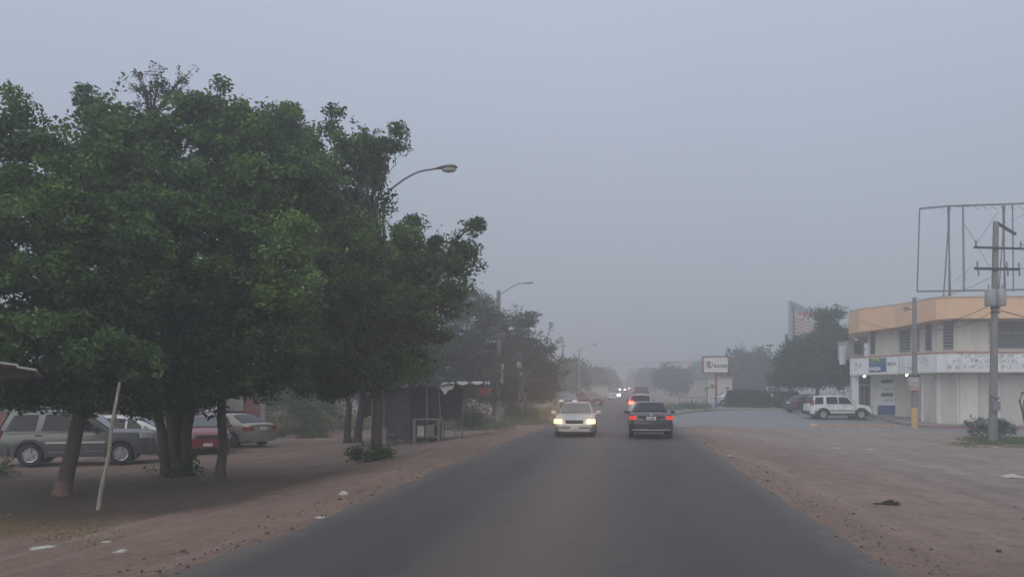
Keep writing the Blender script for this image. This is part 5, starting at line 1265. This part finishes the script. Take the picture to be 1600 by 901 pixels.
MB().box(P(744, 604, Ysd + 2), (1.5, 2.2, .06), ry=.04).build('roof_sheet', M_TARP2, sh, b)
MB().tube([G(762, Ysd + 1.2), P(762, 603, Ysd + 1.2)], .03, 6).build('post', M_WOOD, sh, b)
# cloths thrown on the roof
for k_, (px0, px1, py, dy, lab) in enumerate([(642, 664, 597.5, -.5, 'narrow white sheet lying flat along the shed roof front'), (688, 709, 598, -.5, 'crumpled patterned white cloth hanging over the shed roof edge'),
        (712, 755, 597, .6, 'long pale sheet draped along the right end of the shed roof'), (757, 766, 597, .8, 'small white bundle at the right tip of the shed roof'), (615, 623, 602, -.2, 'tiny white scrap at the left of the shed roof')]):
    p, q = P(px0, py, Ysd + dy), P(px1, py, Ysd + dy); V = []; n = 10; hang = .28 if k_ == 1 else .05
    z_ = max(p.z, tz + .2)
    for i in range(n + 1):
        for j in range(5):
            u, v = i / n, j / 4; V.append((p.x + (q.x - p.x) * u, p.y + v * .7 - (.1 if j == 0 else 0), z_ + .06 * math.sin(u * 11 + v * 5 + k_) - (hang * (1 - v) * (1 + .6 * math.sin(u * 4)) if j < 2 else 0)))
    kk = len(V); V += [(x, y, z - .03) for x, y, z in V]; Fc = [(i * 5 + j, (i + 1) * 5 + j, (i + 1) * 5 + j + 1, i * 5 + j + 1) for i in range(n) for j in range(4)]; Fc += [tuple(kk + t_ for t_ in f[::-1]) for f in Fc]
    tag(MB().add(V, Fc).build('roof_cloth', M_CLOTH, org=p), lab, 'cloth', 'cloths thrown on the shed roof')
p = P(757, 611, Ysd + 1); o = MB().box(p, (.62, .4, .30), bev=.02).box(p + Vector((0, -.02, -.17)), (.66, .42, .05)).build('red_box', mat('faded red box', (.2, .05, .045), .7, var=.2), org=p); tag(o, 'faded red box hanging under the right end of the shed roof', 'box')
# table and its contents
b = G(667, Ysd - 1.0); tb = thing('wooden_counter', 'rough open wooden counter frame standing at the front of the shed', 'counter', b); W_ = 37 / F * Ysd; H_ = 1.02
for sx in (-1, 1):
    for sy in (-1, 1): MB().box(b + Vector((sx * W_ / 2, sy * .3, H_ / 2)), (.08, .08, H_)).build('leg', M_WOOD, tb, b)
MB().box(b + Vector((0, 0, H_ + .03)), (W_ + .12, .76, .06)).build('counter_top', M_WOOD, tb, b)
MB().box(b + Vector((0, 0, .28)), (W_, .6, .05)).build('shelf', M_WOOD, tb, b)
MB().box(b + Vector((.28, -.33, .6)), (.06, .05, .75), ry=.5).build('brace', M_WOOD, tb, b)
for dx, w_, h_, lab in ((-.25, .3, .45, 'pale crate standing left on the counter shelf'), (.15, .35, .5, 'grey crate standing right on the counter shelf')):
    q = b + Vector((dx, 0, .31)); tag(MB().box(q + Vector((0, 0, h_ / 2)), (w_, .4, h_), bev=.015).box(q + Vector((0, -.21, h_ * .5)), (w_ * .9, .02, .05)).box(q + Vector((0, -.21, h_ * .8)), (w_ * .9, .02, .05)).build('crate', M_GRY if dx > 0 else M_CLOTH, org=q), lab, 'crate', 'crates on the counter shelf')
b = G(600, Ysd - .4); tag(MB().box(b + Vector((0, 0, .38)), (.28, .3, .76), bev=.02).box(b + Vector((0, -.16, .6)), (.2, .02, .08)).build('grey_cabinet', M_STEEL, org=b), 'small grey cabinet against the left corner of the shed', 'cabinet')
b = G(611, Ysd - .4); st = thing('stool', 'low stool beside the grey cabinet at the shed', 'stool', b)
MB().box(b + Vector((0, 0, .45)), (.45, .3, .04), bev=.01).build('seat', M_GRY, st, b)
for sx in (-1, 1):
    for sy in (-1, 1): MB().tube([b + Vector((sx * .2, sy * .12, 0)), b + Vector((sx * .17, sy * .1, .44))], .015, 6).build('leg', M_DK, st, b)
b = G(700, Ysd + .2); be = thing('bench', 'rough plank bench right of the counter under the shed', 'bench', b)
MB().box(b + Vector((0, 0, .75)), (.75, .3, .05)).build('seat', M_WOOD, be, b)
for sx in (-1, 1): MB().box(b + Vector((sx * .32, 0, .36)), (.05, .26, .72)).build('leg', M_WOOD, be, b)
# hanging white bags behind the second lamp
for px, py, Y, s_, lab in ((811, 571, 57, (.28, .2, .35), 'white bag caught in the feathery tree, the upper one'), (812, 584, 57, (.25, .2, .2), 'white bag caught in the feathery tree just under the upper one'), (812, 617, 57, (.12, .1, .5), 'narrow white rag hanging low in the feathery tree'), (873, 570, 95, (.4, .3, .9), 'tall pale rag hanging in the hazy tree by the thin pole')):
    p = P(px, py, Y); tag(MB().ell(p, tuple(v * .7 for v in s_), 10, 8, .9).build('plastic_bag', M_CLOTH, org=p, smooth=True), lab, 'bag', 'white rags caught in the trees')

# ================================================================ LITTER
def litter(px, py, sx, sy, h, m_, label, cat='litter', grp='litter on the bare earth', rz=0.0, seed=1):
    b = GP(px, py); rn = random.Random(seed); V = []; n = 7
    for i in range(n):
        for j in range(n):
            u, v = i / (n - 1) - .5, j / (n - 1) - .5; e = 1 + .7 * noise.noise(Vector((u * 3, v * 3, seed * 1.7)))
            x, y = u * sx * e * .8, v * sy * e * .8; c, s = math.cos(rz), math.sin(rz)
            V.append((b.x + x * c - y * s, b.y + x * s + y * c, b.z + .015 + .45 * h * (1 - (2 * u) ** 2) * (1 - (2 * v) ** 2) * (.6 + abs(noise.noise(Vector((u * 7, v * 7, seed + 3)))) * 1.3)))
    k = len(V); V += [(x, y, b.z + .0) for x, y, z in V]
    Fc = [(i * n + j, (i + 1) * n + j, (i + 1) * n + j + 1, i * n + j + 1) for i in range(n - 1) for j in range(n - 1)]
    Fc += [tuple(k + q for q in f[::-1]) for f in Fc]
    rim_ = [i * n for i in range(n)] + [(n - 1) * n + j for j in range(1, n)] + [i * n + n - 1 for i in range(n - 2, -1, -1)] + [j for j in range(n - 2, 0, -1)]
    Fc += [(rim_[i], rim_[(i + 1) % len(rim_)], k + rim_[(i + 1) % len(rim_)], k + rim_[i]) for i in range(len(rim_))]
    return tag(MB().add(V, Fc).build('litter' if cat == 'litter' else cat.replace(' ', '_'), m_, org=b, smooth=True, angle=40), label, cat, grp)
M_PAP = mat('dirty paper', (.42, .41, .38), .85, var=.12, scale=8)
M_PAP = mat('dirty paper', (.42, .41, .38), .85, var=.12, scale=8); M_DB = mat('dark clod', (.055, .042, .036), .95, var=.3, scale=10)
litter(70, 856, .36, .12, .07, M_PAP, 'largest torn white paper scrap at the bottom left', seed=1, rz=.2)
litter(58, 858, .16, .12, .04, M_PAP, 'small white scrap touching the largest torn paper at bottom left', seed=9)
litter(166, 847, .14, .07, .02, M_PAP, 'thin white strip of litter behind the small crumpled paper', seed=2)
litter(191, 862, .13, .14, .07, M_PAP, 'small crumpled white paper nearest the viewer at the left', seed=3)
litter(500, 809, .15, .1, .05, M_PAP, 'white scrap lying right at the asphalt edge', seed=4)
litter(537, 772, .16, .16, .16, M_PAP, 'crumpled white paper in front of the straight trunked tree', seed=5)
litter(848, 676 - 6, .3, .2, .1, M_PAP, 'white scrap on the left verge beyond the shed', seed=6)
rb_ = GP(1390, 788); rg_ = MB()
for dx, dy, r_ in ((-.06, 0, .06), (.02, .02, .075), (.10, -.01, .055), (.15, .02, .04), (-.13, .02, .03), (-.22, 0, .02)): rg_.ell(rb_ + Vector((dx, dy, r_ * .35)), (r_, r_ * .8, r_ * .55), 14, 9, .9)
tag(rg_.build('rag', M_DB, org=rb_), 'dark brown rag heap on the right dirt lot', 'rag')
litter(1372, 787, .15, .1, .04, M_DB, 'small dark scrap just left of the brown rag heap', seed=8)
litter(1580, 745, .45, .35, .2, M_CLOTH, 'pale crumpled sheet near the right edge of the dirt lot', seed=10, rz=.2)
litter(1306, 700, .32, .2, .06, M_PAP, 'flat pale scrap on the right lot before the yellow kerb', seed=11)
litter(1358, 702, .4, .22, .06, M_PAP, 'longer pale scrap right of the flat one before the yellow kerb', seed=12)
litter(1139, 712, .2, .15, .05, M_PAP, 'little pale scrap near the right asphalt edge', seed=13)
litter(1556, 699, .3, .2, .08, M_CLOTH, 'orange white scrap at the edge of the green grass strip', seed=14)
litter(1120, 673, .4, .2, .05, M_PAP, 'pale scrap where the dirt meets the side street', seed=15)
# stones and twigs on both verges
V = []; sb_ = MB()
for _ in range(420):
    y = random.uniform(6.5, 34); s = random.choice((-1, 1)) * random.uniform(3.7, 4.6) if random.random() < .35 else random.choice((-1, 1)) * random.uniform(4, 18)
    x = R0 + RD * y + s; r_ = abs(random.gauss(.006, .008)) + .004
    sb_.ell((x, y, terr(x, y) + r_ * .3), (r_ * random.uniform(.8, 1.5), r_, r_ * .6), 6, 4, .5)
for _ in range(1100):
    y = 6.5 + 30 * random.random() ** 1.6; sd = random.choice((-1, 1)); s = sd * (3.62 + random.gauss(.22, .26)); x = R0 + RD * y + s; r_ = abs(random.gauss(.0, .007)) + .004
    sb_.ell((x, y, terr(x, y) + r_ * .5 + (.03 if abs(s) < 3.6 else 0)), (r_ * random.uniform(.8, 1.6), r_, r_ * .7), 5, 3, .5)
o = sb_.build("pebbles", mat('brown grit', (.13, .095, .08), .95, var=.4, scale=6), smooth=True); tag(o, 'small dark stones and clods scattered over the bare earth', 'pebbles', kind='stuff')

# ================================================================ HAZE
hb = MB().box((30, 360, 8.0), (960, 820, 20.0)); hb.v = [(x, y, z) for x, y, z in hb.v]
mh = bpy.data.materials.new('haze'); mh.use_nodes = True; t = mh.node_tree; t.nodes.clear()
ou = t.nodes.new('ShaderNodeOutputMaterial'); pvn = t.nodes.new('ShaderNodeVolumePrincipled'); t.links.new(pvn.outputs[0], ou.inputs['Volume'])
pvn.inputs['Color'].default_value = (.90, .94, .96, 1); pvn.inputs['Density'].default_value = 0.0061; pvn.inputs['Anisotropy'].default_value = 0.5
o = hb.build('haze', mh); tag(o, 'pale grey morning fog filling the street', 'haze', kind='stuff'); o.visible_shadow = True
